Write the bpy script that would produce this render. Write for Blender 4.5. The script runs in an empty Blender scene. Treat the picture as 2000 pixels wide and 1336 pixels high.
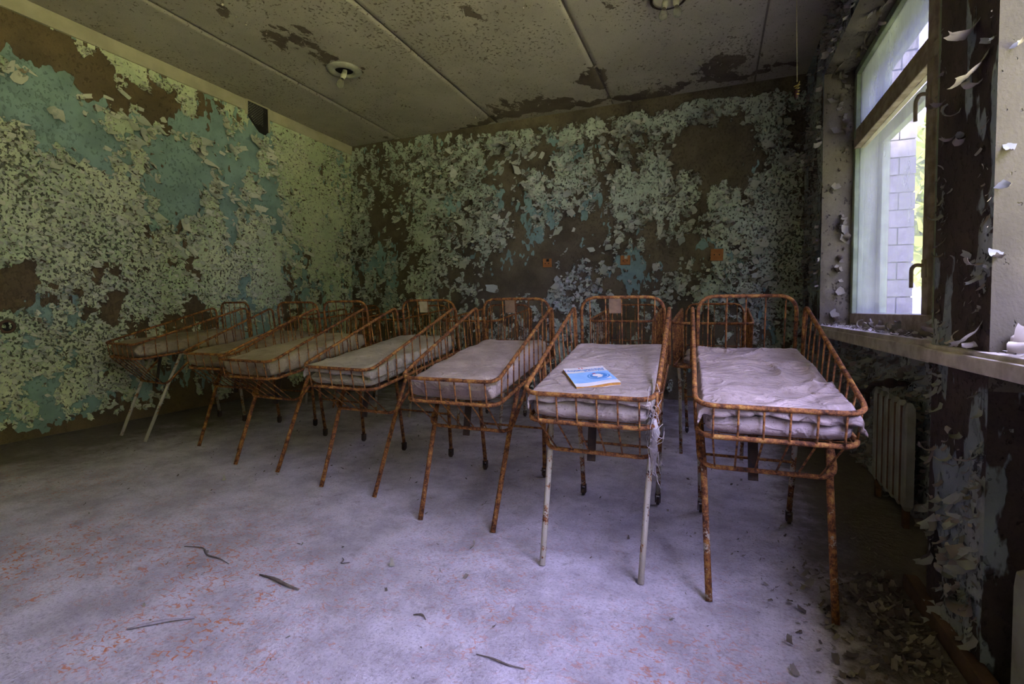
import bpy, bmesh, math, random
import numpy as np
from mathutils import Vector, Matrix

# ------------------------------------------------------------------ camera, world, light
scene = bpy.context.scene
COL = scene.collection
R = math.radians
cam = bpy.data.cameras.new('camera'); cam_o = bpy.data.objects.new('camera', cam); COL.objects.link(cam_o)
cam.sensor_width = 36.0; cam.lens = 954.0 / 2000.0 * 36.0
cam.shift_y = -0.016; cam.clip_start = 0.02; cam.clip_end = 200
cam_o.location = (0, 0, 0.89); cam_o.rotation_euler = (R(90 - 1.8), 0, R(22.5))
scene.camera = cam_o

world = bpy.data.worlds.new('overcast_sky'); scene.world = world; world.use_nodes = True
bg = world.node_tree.nodes['Background']
bg.inputs['Color'].default_value = (0.55, 0.54, 1.0, 1); bg.inputs['Strength'].default_value = 1.0

sun = bpy.data.lights.new('sun', 'SUN'); sun.energy = 6.2; sun.angle = R(4); sun.color = (1.0, 0.93, 0.72)
sun_o = bpy.data.objects.new('sun', sun); COL.objects.link(sun_o)
sun_o.rotation_euler = Vector((0.62, 0.25, -0.75)).to_track_quat('-Z', 'Y').to_euler()

def portal(name, y0, y1, z0, z1, x):
    l = bpy.data.lights.new(name, 'AREA'); l.shape = 'RECTANGLE'; l.size = y1 - y0; l.size_y = z1 - z0
    l.cycles.is_portal = True
    o = bpy.data.objects.new(name, l); COL.objects.link(o)
    o.location = (x, (y0 + y1) / 2, (z0 + z1) / 2)
    o.rotation_euler = Matrix(((0, 0, 1), (1, 0, 0), (0, 1, 0))).to_euler()   # local -Z to -X
portal('window_portal', 1.80, 4.30, 0.78, 2.64, 1.20)
portal('window_portal', -1.00, 1.48, 0.80, 2.64, 1.20)

vs = scene.view_settings
vs.view_transform = 'Standard'; vs.look = 'None'; vs.gamma = 1.0; vs.use_curve_mapping = False
vs.exposure = 4.75
scene.cycles.use_denoising = True; scene.cycles.use_adaptive_sampling = True; scene.cycles.adaptive_threshold = 0.03
scene.cycles.max_bounces = 10; scene.cycles.diffuse_bounces = 5; scene.cycles.transparent_max_bounces = 12

rnd = random.Random(4)
RS = np.random.RandomState(11)

# ------------------------------------------------------------------ room measures (metres)
XL, XR, YB, YF, H = -4.36, 0.735, 5.09, -1.7, 3.0
XP = 0.595                       # face of the pier between the windows
W1 = (1.80, 4.30); W2 = (-1.0, 1.48); ZS, ZL = 0.78, 2.64
XO = 1.15                        # outer face of window wall

# ------------------------------------------------------------------ numpy noise
TAB = np.random.RandomState(3).rand(256, 256)
def vn(x, y):
    xi = np.floor(x).astype(int); yi = np.floor(y).astype(int); fx = x - xi; fy = y - yi
    fx = fx * fx * (3 - 2 * fx); fy = fy * fy * (3 - 2 * fy)
    a = TAB[xi & 255, yi & 255]; b = TAB[(xi + 1) & 255, yi & 255]; c = TAB[xi & 255, (yi + 1) & 255]; d = TAB[(xi + 1) & 255, (yi + 1) & 255]
    return (a + (b - a) * fx) * (1 - fy) + (c + (d - c) * fx) * fy
def fbm(x, y, o=4, seed=0):
    s = 0; a = 1.0; t = 0
    for i in range(o):
        k = 2.03 ** i
        s = s + a * (vn(x * k + seed * 17.31 + i * 5.7, y * k + seed * 9.17 + i * 3.3) * 2 - 1); t += a; a *= 0.55
    return s / t * 1.6
def blobs(s, h, L):
    g = 0; s, h = s + 0.16 * fbm(s * 2.6, h * 2.6, 3, 91) + 0.06 * fbm(s * 9, h * 9, 2, 93), h + 0.13 * fbm(s * 2.6, h * 2.6, 3, 92) + 0.06 * fbm(s * 9, h * 9, 2, 94)
    for (cs, ch, rs, rh, a) in L:
        d = ((s - cs) / rs) ** 2 + ((h - ch) / rh) ** 2
        g = g + a * np.exp(-d)
    return g

# ------------------------------------------------------------------ mesh helpers
def link(name, me, mat=None, parent=None):
    o = bpy.data.objects.new(name, me); COL.objects.link(o)
    if mat is not None and me is not None and not me.materials: me.materials.append(mat)
    if parent is not None: o.parent = parent
    return o
def tag(o, label=None, cat=None, group=None, kind=None):
    if label: o['label'] = label
    if cat: o['category'] = cat
    if group: o['group'] = group
    if kind: o['kind'] = kind
    return o
def empty(name, loc=(0, 0, 0), rz=0.0, parent=None):
    o = bpy.data.objects.new(name, None); COL.objects.link(o); o.location = loc; o.rotation_euler = (0, 0, rz)
    o.empty_display_size = 0.05
    if parent: o.parent = parent
    return o
def mesh_np(name, V, F, smooth=True):
    me = bpy.data.meshes.new(name)
    V = np.asarray(V, dtype=np.float32); F = np.asarray(F, dtype=np.int32)
    me.vertices.add(len(V)); me.vertices.foreach_set('co', V.ravel())
    n = F.shape[1]
    me.loops.add(F.size); me.loops.foreach_set('vertex_index', F.ravel())
    me.polygons.add(len(F)); me.polygons.foreach_set('loop_start', np.arange(0, F.size, n, dtype=np.int32))
    me.polygons.foreach_set('loop_total', np.full(len(F), n, dtype=np.int32))
    me.update(calc_edges=True); me.validate()
    if smooth: me.polygons.foreach_set('use_smooth', np.ones(len(F), dtype=bool))
    return me
def attr(me, name, arr):
    a = me.attributes.new(name, 'FLOAT', 'POINT'); a.data.foreach_set('value', np.asarray(arr, dtype=np.float32).ravel())
def mesh_py(name, V, F, smooth=False):
    me = bpy.data.meshes.new(name); me.from_pydata([tuple(v) for v in V], [], F); me.update()
    if smooth:
        for p in me.polygons: p.use_smooth = True
    return me
class MB:
    def __init__(s): s.V = []; s.F = []
    def add(s, V, F):
        k = len(s.V); s.V += [tuple(v) for v in V]; s.F += [tuple(i + k for i in f) for f in F]; return s
    def box(s, x0, x1, y0, y1, z0, z1):
        return s.add([(x0, y0, z0), (x1, y0, z0), (x1, y1, z0), (x0, y1, z0), (x0, y0, z1), (x1, y0, z1), (x1, y1, z1), (x0, y1, z1)],
                     [(0, 3, 2, 1), (4, 5, 6, 7), (0, 1, 5, 4), (1, 2, 6, 5), (2, 3, 7, 6), (3, 0, 4, 7)])
    def tube(s, path, r, n=8, caps=True):
        P = [Vector(p) for p in path]; rr = r if isinstance(r, (list, tuple)) else [r] * len(P)
        T = []
        for i in range(len(P)):
            a = P[max(i - 1, 0)]; b = P[min(i + 1, len(P) - 1)]; T.append((b - a).normalized())
        up = Vector((0, 0, 1)) if abs(T[0].z) < 0.9 else Vector((1, 0, 0))
        nrm = T[0].cross(up).normalized(); V = []
        for i in range(len(P)):
            nrm = (nrm - T[i] * nrm.dot(T[i])).normalized(); bi = T[i].cross(nrm)
            for k in range(n):
                t = 2 * math.pi * k / n; V.append(P[i] + (nrm * math.cos(t) + bi * math.sin(t)) * rr[i])
        F = []
        for i in range(len(P) - 1):
            for k in range(n):
                a = i * n + k; b = i * n + (k + 1) % n; F.append((a, b, b + n, a + n))
        if caps: F.append(tuple(range(n - 1, -1, -1))); F.append(tuple((len(P) - 1) * n + k for k in range(n)))
        return s.add(V, F)
    def lathe(s, prof, n=20, c=(0, 0, 0)):
        V = []; F = []
        for (r, z) in prof:
            for k in range(n):
                t = 2 * math.pi * k / n; V.append((c[0] + r * math.cos(t), c[1] + r * math.sin(t), c[2] + z))
        for i in range(len(prof) - 1):
            for k in range(n):
                a = i * n + k; b = i * n + (k + 1) % n; F.append((a, b, b + n, a + n))
        return s.add(V, F)
    def mesh(s, name, smooth=False): return mesh_py(name, s.V, s.F, smooth)
    def obj(s, name, mat, parent=None, smooth=False, bevel=0.0):
        me = s.mesh(name, smooth)
        if bevel:
            bm = bmesh.new(); bm.from_mesh(me)
            bmesh.ops.bevel(bm, geom=list(bm.edges), offset=bevel, segments=2, affect='EDGES', profile=0.6)
            bm.to_mesh(me); bm.free()
        return link(name, me, mat, parent)
def fillet(P, rad, n=6):
    P = [Vector(p) for p in P]; out = [P[0]]
    for i in range(1, len(P) - 1):
        a, b, c = P[i - 1], P[i], P[i + 1]; u = (a - b); v = (c - b); d = min(rad if not isinstance(rad, list) else rad[i - 1], u.length * 0.49, v.length * 0.49)
        p0 = b + u.normalized() * d; p1 = b + v.normalized() * d
        for k in range(n + 1):
            t = k / n; out.append(p0.lerp(b, t).lerp(b.lerp(p1, t), t))
    out.append(P[-1]); return out

# ------------------------------------------------------------------ materials
class NT:
    def __init__(s, name):
        s.m = bpy.data.materials.new(name); s.m.use_nodes = True; s.t = s.m.node_tree; s.t.nodes.clear()
        s.out = s.t.nodes.new('ShaderNodeOutputMaterial')
    def n(s, ty, **kw):
        nd = s.t.nodes.new('ShaderNode' + ty)
        for k, v in kw.items():
            if k.startswith('i_'):
                key = k[2:]; key = int(key) if key.isdigit() else key.replace('_', ' ')
                s.put(nd.inputs[key], v)
            else: setattr(nd, k, v)
        return nd
    def put(s, inp, v):
        if isinstance(v, bpy.types.NodeSocket): s.t.links.new(v, inp)
        elif isinstance(v, bpy.types.Node): s.t.links.new(v.outputs[0], inp)
        else:
            if inp.type == 'RGBA' and len(v) == 3: v = (*v, 1)
            inp.default_value = v
    def math(s, op, a, b=0.0, c=None, clamp=False):
        nd = s.n('Math', operation=op, use_clamp=clamp); s.put(nd.inputs[0], a); s.put(nd.inputs[1], b)
        if c is not None: s.put(nd.inputs[2], c)
        return nd.outputs[0]
    def step(s, v, lo, hi):
        nd = s.n('MapRange', interpolation_type='SMOOTHSTEP'); s.put(nd.inputs[0], v); s.put(nd.inputs[1], lo); s.put(nd.inputs[2], hi)
        return nd.outputs[0]
    def mix(s, f, a, b, blend='MIX'):
        nd = s.n('Mix', data_type='RGBA', blend_type=blend); s.put(nd.inputs[0], f); s.put(nd.inputs[6], a); s.put(nd.inputs[7], b); return nd.outputs[2]
    def noise(s, scale, detail=4.0, rough=0.55, vec=None, dist=0.0):
        nd = s.n('TexNoise'); nd.inputs['Scale'].default_value = scale; nd.inputs['Detail'].default_value = detail
        nd.inputs['Roughness'].default_value = rough; nd.inputs['Distortion'].default_value = dist
        s.put(nd.inputs['Vector'], vec if vec is not None else s.pos()); return nd.outputs[0]
    def vor(s, scale, feature='F1', vec=None):
        nd = s.n('TexVoronoi', feature=feature); nd.inputs['Scale'].default_value = scale
        s.put(nd.inputs['Vector'], vec if vec is not None else s.pos()); return nd.outputs[0]
    def pos(s):
        if not hasattr(s, '_p'): s._p = s.n('NewGeometry').outputs['Position']
        return s._p
    def map(s, scale=(1, 1, 1), vec=None):
        nd = s.n('Mapping'); nd.inputs['Scale'].default_value = scale; s.put(nd.inputs['Vector'], vec if vec is not None else s.pos()); return nd.outputs[0]
    def att(s, name): return s.n('Attribute', attribute_name=name).outputs['Fac']
    def ramp(s, f, stops):
        nd = s.n('ValToRGB'); s.put(nd.inputs[0], f); e = nd.color_ramp.elements
        e[0].position, e[0].color = stops[0][0], (*stops[0][1], 1); e[1].position, e[1].color = stops[-1][0], (*stops[-1][1], 1)
        for p, c in stops[1:-1]:
            x = e.new(p); x.color = (*c, 1)
        return nd.outputs[0]
    def bump(s, h, strength=0.5, dist=0.01, nrm=None):
        nd = s.n('Bump'); nd.inputs['Strength'].default_value = strength; nd.inputs['Distance'].default_value = dist; s.put(nd.inputs['Height'], h)
        if nrm is not None: s.put(nd.inputs['Normal'], nrm)
        return nd.outputs[0]
    def pbr(s, col, rough=0.8, metal=0.0, nrm=None, spec=0.3):
        b = s.n('BsdfPrincipled'); s.put(b.inputs['Base Color'], col); s.put(b.inputs['Roughness'], rough); s.put(b.inputs['Metallic'], metal)
        b.inputs['Specular IOR Level'].default_value = spec
        if nrm is not None: s.put(b.inputs['Normal'], nrm)
        s.t.links.new(b.outputs[0], s.out.inputs[0]); return b

def mat_paint(name, cream, cream2, under, bare, bare2, gapc, vscale=(1, 1, 0.75), blister=1.0, fine=1.0):
    """layered flaking paint: attribute f1 = top coat, f2 = older coat, f3 = crackle amount"""
    m = NT(name); f1, f2, f3 = m.att('f1'), m.att('f2'), m.att('f3')
    v = m.map(vscale)
    n1 = m.noise(60, 3, 0.6, v); n2 = m.noise(130, 2, 0.6, v)
    j = m.math('ADD', m.math('MULTIPLY', m.math('SUBTRACT', n1, 0.5), 0.55 * fine), m.math('MULTIPLY', m.math('SUBTRACT', n2, 0.5), 0.25 * fine))
    a1 = m.math('ADD', f1, j); m1 = m.step(a1, -0.02, 0.03)
    n3 = m.noise(24, 3, 0.6, m.map((1, 1, 0.35)))
    a2 = m.math('ADD', f2, m.math('MULTIPLY', m.math('SUBTRACT', n3, 0.5), 0.6)); m2 = m.step(a2, -0.02, 0.03)
    # small flaked-out holes where the crackle amount is high
    n4 = m.noise(46, 2, 0.55, m.map((1, 1, 0.8)))
    slit = m.math('MULTIPLY', m.step(m.math('ADD', n4, m.math('MULTIPLY', f3, 0.36)), 0.672, 0.72), 0.85)
    dome = m.math('MULTIPLY', m.math('SUBTRACT', 1.0, m.vor(52, 'F1', v)), blister)
    big = m.noise(2.2, 4, 0.6)
    top = m.mix(m.step(big, 0.35, 0.65), cream, cream2)
    top = m.mix(m.math('MULTIPLY', m.step(n2, 0.45, 0.75), 0.35), top, tuple(c * 0.62 for c in cream2))
    und = m.mix(m.step(m.noise(6, 4), 0.35, 0.7), under, tuple(c * 0.72 for c in under))
    bar = m.mix(m.step(m.noise(3.5, 6, 0.65), 0.32, 0.68), bare, bare2)
    bar = m.mix(m.math('MULTIPLY', m.step(n2, 0.5, 0.8), 0.5), bar, tuple(c * 0.5 for c in bare2))
    c = m.mix(m2, bar, und); c = m.mix(m1, c, top); c = m.mix(m.math('MULTIPLY', m.math('MULTIPLY', slit, m.math('ADD', 0.25, m.math('MULTIPLY', m1, 0.7))), 1.0), c, gapc)
    h = m.math('ADD', m.math('MULTIPLY', m1, m.math('ADD', 0.6, m.math('MULTIPLY', dome, 0.55))), m.math('ADD', m.math('MULTIPLY', m2, 0.25), m.math('MULTIPLY', n2, 0.18)))
    h = m.math('SUBTRACT', h, m.math('MULTIPLY', slit, 0.8))
    m.pbr(c, 0.75, 0, m.bump(h, 0.9, 0.008), 0.25); return m.m

def mat_flake(name, front, front2, back):
    m = NT(name); r = m.att('rnd')
    c = m.mix(m.step(r, 0.55, 0.75), front, front2); c = m.mix(m.math('MULTIPLY', m.noise(40), 0.5), c, tuple(x * 0.45 for x in front))
    c = m.mix(m.n('NewGeometry').outputs['Backfacing'], c, back)
    m.pbr(c, 0.8, 0, None, 0.2); return m.m

def mat_rust():
    m = NT('rusted_tube'); oi = m.n('ObjectInfo')
    n1 = m.noise(38, 6, 0.7); n2 = m.noise(190, 3, 0.6); n3 = m.noise(9, 3)
    c = m.ramp(m.math('ADD', m.math('MULTIPLY', n1, 0.75), m.math('MULTIPLY', n2, 0.25)),
               [(0.35, (0.024, 0.011, 0.007)), (0.44, (0.105, 0.038, 0.015)), (0.53, (0.29, 0.115, 0.034)), (0.60, (0.43, 0.225, 0.055)), (0.69, (0.48, 0.33, 0.12))])
    paint = m.math('MULTIPLY', m.step(m.math('ADD', m.math('ADD', m.noise(13, 6, 0.75), m.math('MULTIPLY', m.math('SUBTRACT', n2, 0.5), 0.25)), m.n('SeparateColor', i_0=oi.outputs['Color']).outputs[0]), 0.80, 0.86), 0.9)
    c = m.mix(paint, c, m.mix(n3, (0.52, 0.50, 0.42), (0.40, 0.36, 0.24)))
    m.pbr(c, 0.8, 0.0, m.bump(m.math('ADD', n1, m.math('MULTIPLY', n2, 0.5)), 0.7, 0.003), 0.3); return m.m

def mat_simple(name, c1, c2, scale=20, rough=0.8, metal=0, bump=0.3, bdist=0.003, spec=0.3):
    m = NT(name); n = m.noise(scale, 5, 0.6)
    m.pbr(m.mix(m.step(n, 0.35, 0.65), c1, c2), rough, metal, m.bump(m.noise(scale * 3, 4), bump, bdist), spec); return m.m

def mat_cloth():
    m = NT('dusty_oilcloth'); oi = m.n('ObjectInfo')
    n = m.noise(4.5, 6, 0.65); d = m.noise(150, 2, 0.7); st = m.noise(13, 5, 0.7)
    c = m.mix(m.step(n, 0.3, 0.7), (0.47, 0.41, 0.385), (0.28, 0.24, 0.215))
    c = m.mix(m.math('MULTIPLY', m.step(st, 0.52, 0.70), 0.5), c, (0.19, 0.155, 0.12))
    c = m.mix(m.math('MULTIPLY', m.step(d, 0.60, 0.70), 0.7), c, (0.13, 0.10, 0.08))
    c = m.mix(1.0, c, oi.outputs['Color'], 'MULTIPLY')
    rd = m.math('ABSOLUTE', m.math('SUBTRACT', m.noise(9, 3, 0.5, m.map((1.0, 1.5, 1.5)), 0.6), 0.5)); crease = m.math('SUBTRACT', 1.0, m.step(rd, 0.0, 0.09))
    h = m.math('ADD', m.math('MULTIPLY', crease, 0.5), m.math('ADD', m.math('MULTIPLY', m.noise(22, 4, 0.6), 0.8), m.math('MULTIPLY', d, 0.12)))
    m.pbr(c, 0.65, 0, m.bump(h, 0.7, 0.010), 0.3); return m.m

def mat_floor():
    m = NT('dusty_linoleum'); p = m.pos()
    w = m.n('VectorMath', operation='ADD', i_0=p, i_1=m.n('VectorMath', operation='SCALE', i_0=m.n('TexNoise', i_Scale=30.0, i_Vector=p).outputs[1], i_3=0.03).outputs[0]).outputs[0]
    e = m.vor(32, 'DISTANCE_TO_EDGE', m.map((1, 1.9, 1), w))
    seg = m.noise(38, 3, 0.6); patch = m.noise(1.4, 4, 0.6)
    vein = m.math('MULTIPLY', m.math('SUBTRACT', 1.0, m.step(e, 0.04, 0.12)), m.step(seg, 0.47, 0.56))
    worn = m.step(m.math('ADD', patch, m.math('MULTIPLY', m.math('SUBTRACT', m.noise(9, 4), 0.5), 0.6)), 0.36, 0.62)
    sep = m.n('SeparateXYZ', i_0=p)
    walked = m.math('MULTIPLY', m.math('SUBTRACT', 1.0, m.step(sep.outputs[1], 0.8, 2.0)), m.math('SUBTRACT', 1.0, m.step(sep.outputs[0], 0.0, 0.45)))
    n = m.noise(5, 6, 0.65); f = m.noise(120, 4, 0.7)
    base = m.mix(m.step(n, 0.3, 0.7), (0.58, 0.535, 0.57), (0.35, 0.315, 0.33))
    base = m.mix(m.math('MULTIPLY', m.step(f, 0.46, 0.70), 0.6), base, (0.24, 0.20, 0.20))
    base = m.mix(m.math('MULTIPLY', m.step(m.noise(16, 6, 0.75), 0.52, 0.70), 0.55), base, (0.23, 0.195, 0.185))
    c = m.mix(m.math('MULTIPLY', m.math('MULTIPLY', vein, worn), m.math('ADD', 0.10, m.math('MULTIPLY', walked, 0.85))), base, (0.48, 0.165, 0.055))
    dirt_shade = m.step(m.math('ADD', m.step(sep.outputs[0], 0.05, 0.65), m.math('MULTIPLY', m.math('SUBTRACT', m.noise(7, 6, 0.7), 0.5), 1.4)), 0.15, 0.75)  # dirt by the right wall, deepened in colour for the shade there
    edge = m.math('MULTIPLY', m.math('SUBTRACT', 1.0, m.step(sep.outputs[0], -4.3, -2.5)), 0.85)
    edge = m.math('MAXIMUM', edge, m.math('MULTIPLY', m.step(sep.outputs[1], 1.7, 4.2), 0.55))  # left and back: dirt plus the light's falloff painted into the floor colour
    dirt_shade = m.math('MAXIMUM', dirt_shade, m.step(m.math('ADD', edge, m.math('MULTIPLY', m.math('SUBTRACT', m.noise(4, 6, 0.7), 0.5), 0.9)), 0.25, 0.8))
    c = m.mix(m.math('MULTIPLY', dirt_shade, 0.88), c, m.mix(m.noise(30, 4), (0.065, 0.052, 0.036), (0.155, 0.13, 0.092)))
    h = m.math('ADD', m.math('MULTIPLY', m.noise(14, 6, 0.7), 0.8), m.math('MULTIPLY', f, 0.25))
    m.pbr(c, 0.85, 0, m.bump(h, 0.9, 0.016), 0.2); return m.m

def mat_glass(name, dust, haze=(0.30, 0.30, 0.33)):
    m = NT(name); n = m.noise(5, 6, 0.7, m.map((1, 1, 0.35))); f = m.noise(60, 4, 0.7, m.map((1, 1, 0.3)))
    k = m.math('ADD', dust - 0.22, m.math('ADD', m.math('MULTIPLY', m.step(n, 0.3, 0.75), 0.34), m.math('MULTIPLY', f, 0.16)), clamp=True)
    tr = m.n('BsdfTransparent'); tr.inputs[0].default_value = (0.62, 0.62, 0.68, 1)
    tl = m.n('BsdfTranslucent'); tl.inputs[0].default_value = (*haze, 1)
    df = m.n('BsdfDiffuse'); df.inputs[0].default_value = (0.36, 0.36, 0.35, 1)
    a = m.n('MixShader'); a.inputs[0].default_value = 0.35; m.t.links.new(tl.outputs[0], a.inputs[1]); m.t.links.new(df.outputs[0], a.inputs[2])
    b = m.n('MixShader'); m.put(b.inputs[0], k); m.t.links.new(tr.outputs[0], b.inputs[1]); m.t.links.new(a.outputs[0], b.inputs[2])
    gl = m.n('BsdfGlossy'); gl.inputs['Roughness'].default_value = 0.15
    c = m.n('MixShader'); c.inputs[0].default_value = 0.04; m.t.links.new(b.outputs[0], c.inputs[1]); m.t.links.new(gl.outputs[0], c.inputs[2])
    m.t.links.new(c.outputs[0], m.out.inputs[0]); return m.m

def mat_leaf():
    m = NT('leaf'); r = m.att('rnd'); c = m.ramp(r, [(0.0, (0.12, 0.15, 0.04)), (0.5, (0.25, 0.32, 0.07)), (1.0, (0.45, 0.47, 0.12))])
    d = m.n('BsdfDiffuse', i_Color=c); t = m.n('BsdfTranslucent', i_Color=c); x = m.n('MixShader'); x.inputs[0].default_value = 0.45
    m.t.links.new(d.outputs[0], x.inputs[1]); m.t.links.new(t.outputs[0], x.inputs[2]); m.t.links.new(x.outputs[0], m.out.inputs[0]); return m.m

def mat_bulb():
    m = NT('bulb_glass'); tr = m.n('BsdfTransparent'); tr.inputs[0].default_value = (0.86, 0.86, 0.80, 1)
    gl = m.n('BsdfGlossy'); gl.inputs['Roughness'].default_value = 0.08; df = m.n('BsdfDiffuse'); df.inputs[0].default_value = (0.55, 0.53, 0.42, 1)
    lw = m.n('LayerWeight'); lw.inputs[0].default_value = 0.35
    a = m.n('MixShader'); a.inputs[0].default_value = 0.22; m.t.links.new(tr.outputs[0], a.inputs[1]); m.t.links.new(df.outputs[0], a.inputs[2])
    b = m.n('MixShader'); m.put(b.inputs[0], m.math('MULTIPLY', lw.outputs['Facing'], 0.5)); m.t.links.new(a.outputs[0], b.inputs[1]); m.t.links.new(gl.outputs[0], b.inputs[2])
    m.t.links.new(b.outputs[0], m.out.inputs[0]); return m.m

M = {}
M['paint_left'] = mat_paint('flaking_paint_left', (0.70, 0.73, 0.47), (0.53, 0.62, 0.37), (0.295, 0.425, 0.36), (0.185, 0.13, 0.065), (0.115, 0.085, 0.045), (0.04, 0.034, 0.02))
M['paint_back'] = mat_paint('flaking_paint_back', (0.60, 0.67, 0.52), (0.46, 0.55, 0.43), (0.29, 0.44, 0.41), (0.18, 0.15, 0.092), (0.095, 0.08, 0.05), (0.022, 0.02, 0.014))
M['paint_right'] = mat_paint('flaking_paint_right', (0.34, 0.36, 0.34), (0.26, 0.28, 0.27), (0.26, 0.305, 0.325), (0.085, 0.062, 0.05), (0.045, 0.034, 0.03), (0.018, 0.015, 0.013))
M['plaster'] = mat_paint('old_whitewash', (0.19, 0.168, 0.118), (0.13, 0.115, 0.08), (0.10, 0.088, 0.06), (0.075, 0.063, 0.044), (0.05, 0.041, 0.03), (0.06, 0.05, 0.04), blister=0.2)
M['ceiling'] = mat_paint('stained_ceiling', (0.50, 0.455, 0.36), (0.42, 0.38, 0.30), (0.36, 0.32, 0.25), (0.185, 0.15, 0.108), (0.125, 0.098, 0.07), (0.15, 0.12, 0.085), vscale=(1.3, 0.6, 1), blister=0.08)
M['flake_left'] = mat_flake('paint_flake_left', (0.74, 0.74, 0.57), (0.56, 0.60, 0.46), (0.26, 0.22, 0.15))
M['flake_back'] = mat_flake('paint_flake_back', (0.68, 0.70, 0.58), (0.55, 0.60, 0.50), (0.24, 0.21, 0.15))
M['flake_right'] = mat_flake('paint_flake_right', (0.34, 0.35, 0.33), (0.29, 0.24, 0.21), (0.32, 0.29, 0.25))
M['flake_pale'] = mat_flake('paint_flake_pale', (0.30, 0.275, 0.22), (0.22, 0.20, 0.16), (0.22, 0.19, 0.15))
M['flake_sill'] = mat_flake('paint_flake_sill', (0.66, 0.62, 0.60), (0.54, 0.50, 0.47), (0.50, 0.45, 0.40))
M['flake_floor'] = mat_flake('paint_flake_floor', (0.22, 0.19, 0.155), (0.10, 0.08, 0.062), (0.17, 0.145, 0.115))
M['rust'] = mat_rust()
M['cloth'] = mat_cloth()
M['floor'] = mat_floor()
M['core'] = mat_simple('bare_plaster', (0.22, 0.19, 0.15), (0.15, 0.13, 0.10), 6)
M['trim'] = mat_simple('cream_trim', (0.50, 0.46, 0.31), (0.42, 0.38, 0.25), 5)
M['wood'] = mat_simple('weathered_window_wood', (0.40, 0.335, 0.255), (0.25, 0.20, 0.145), 14, bump=0.4)
M['wood_pale'] = mat_simple('pale_window_paint', (0.30, 0.36, 0.25), (0.22, 0.27, 0.18), 10)
M['sill'] = mat_simple('sill_paint', (0.66, 0.60, 0.56), (0.44, 0.385, 0.345), 12, bump=0.4)
M['glass'] = mat_glass('grimy_glass', 0.28, (0.24, 0.25, 0.28))
M['glass_top'] = mat_glass('grimy_glass_thick', 0.56, (0.17, 0.18, 0.25))
M['glass_unseen_dim'] = mat_glass('unseen_dimming_glass', 0.80)  # heavy dulling added to the unseen near panes to hold back light
M['iron'] = mat_simple('black_iron', (0.03, 0.022, 0.018), (0.06, 0.035, 0.022), 40, 0.7)
M['radiator'] = mat_simple('radiator_enamel', (0.30, 0.30, 0.25), (0.22, 0.21, 0.17), 8)
M['rustdark'] = mat_simple('radiator_rust', (0.07, 0.035, 0.018), (0.13, 0.065, 0.03), 30)
M['bakelite'] = mat_simple('brown_bakelite', (0.42, 0.17, 0.045), (0.33, 0.125, 0.03), 20, 0.5)
M['black'] = mat_simple('soot_black', (0.012, 0.011, 0.010), (0.02, 0.018, 0.015), 20)
M['ceramic'] = mat_simple('yellowed_ceramic', (0.55, 0.53, 0.38), (0.44, 0.42, 0.30), 30, 0.5)
M['dish'] = mat_simple('grey_enamel', (0.40, 0.39, 0.31), (0.30, 0.29, 0.23), 12, 0.5)
M['bulb'] = mat_bulb()
M['cable'] = mat_simple('cable_sheath', (0.55, 0.50, 0.30), (0.42, 0.36, 0.17), 60)
M['resin'] = mat_simple('amber_coil', (0.50, 0.40, 0.08), (0.34, 0.24, 0.05), 60, 0.4)
M['clot'] = mat_simple('dark_wax', (0.07, 0.02, 0.015), (0.02, 0.012, 0.01), 60, 0.6)
M['brick'] = mat_simple('silicate_brick', (0.24, 0.225, 0.25), (0.17, 0.16, 0.18), 14)
M['mortar'] = mat_simple('mortar', (0.07, 0.065, 0.07), (0.05, 0.047, 0.05), 18)
M['grass'] = mat_simple('grass_ground', (0.40, 0.40, 0.20), (0.33, 0.36, 0.15), 2)
M['bark'] = mat_simple('bark', (0.10, 0.075, 0.05), (0.17, 0.13, 0.09), 20)
M['leaf'] = mat_leaf()
M['concrete'] = mat_simple('concrete', (0.38, 0.37, 0.35), (0.30, 0.29, 0.27), 5)
M['card'] = mat_simple('brown_card', (0.26, 0.17, 0.10), (0.18, 0.12, 0.075), 25)
M['card_pale'] = mat_simple('cream_card', (0.50, 0.43, 0.29), (0.40, 0.33, 0.21), 25)
M['board'] = mat_simple('brown_board', (0.13, 0.075, 0.045), (0.08, 0.05, 0.032), 15)
M['reed'] = mat_simple('dry_reed', (0.10, 0.08, 0.065), (0.16, 0.13, 0.10), 60)
M['reed_pale'] = mat_simple('pale_reed', (0.30, 0.26, 0.28), (0.22, 0.19, 0.19), 60)
M['web'] = mat_simple('dusty_cobweb', (0.55, 0.50, 0.48), (0.42, 0.38, 0.36), 50)
M['paper'] = mat_simple('magazine_paper', (0.80, 0.76, 0.76), (0.70, 0.67, 0.68), 9, bump=0.1)
M['pages'] = mat_simple('yellowed_page_block', (0.55, 0.28, 0.07), (0.42, 0.20, 0.045), 60)
M['ink_blue'] = mat_simple('ink_blue', (0.05, 0.20, 0.55), (0.07, 0.25, 0.60), 30, bump=0)
M['ink_sky'] = mat_simple('ink_sky', (0.24, 0.46, 0.80), (0.30, 0.52, 0.84), 30, bump=0)
M['ink_red'] = mat_simple('ink_red', (0.62, 0.05, 0.03), (0.55, 0.07, 0.04), 30, bump=0)
M['ink_grey'] = mat_simple('ink_grey', (0.35, 0.38, 0.50), (0.40, 0.42, 0.52), 30, bump=0)

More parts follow.
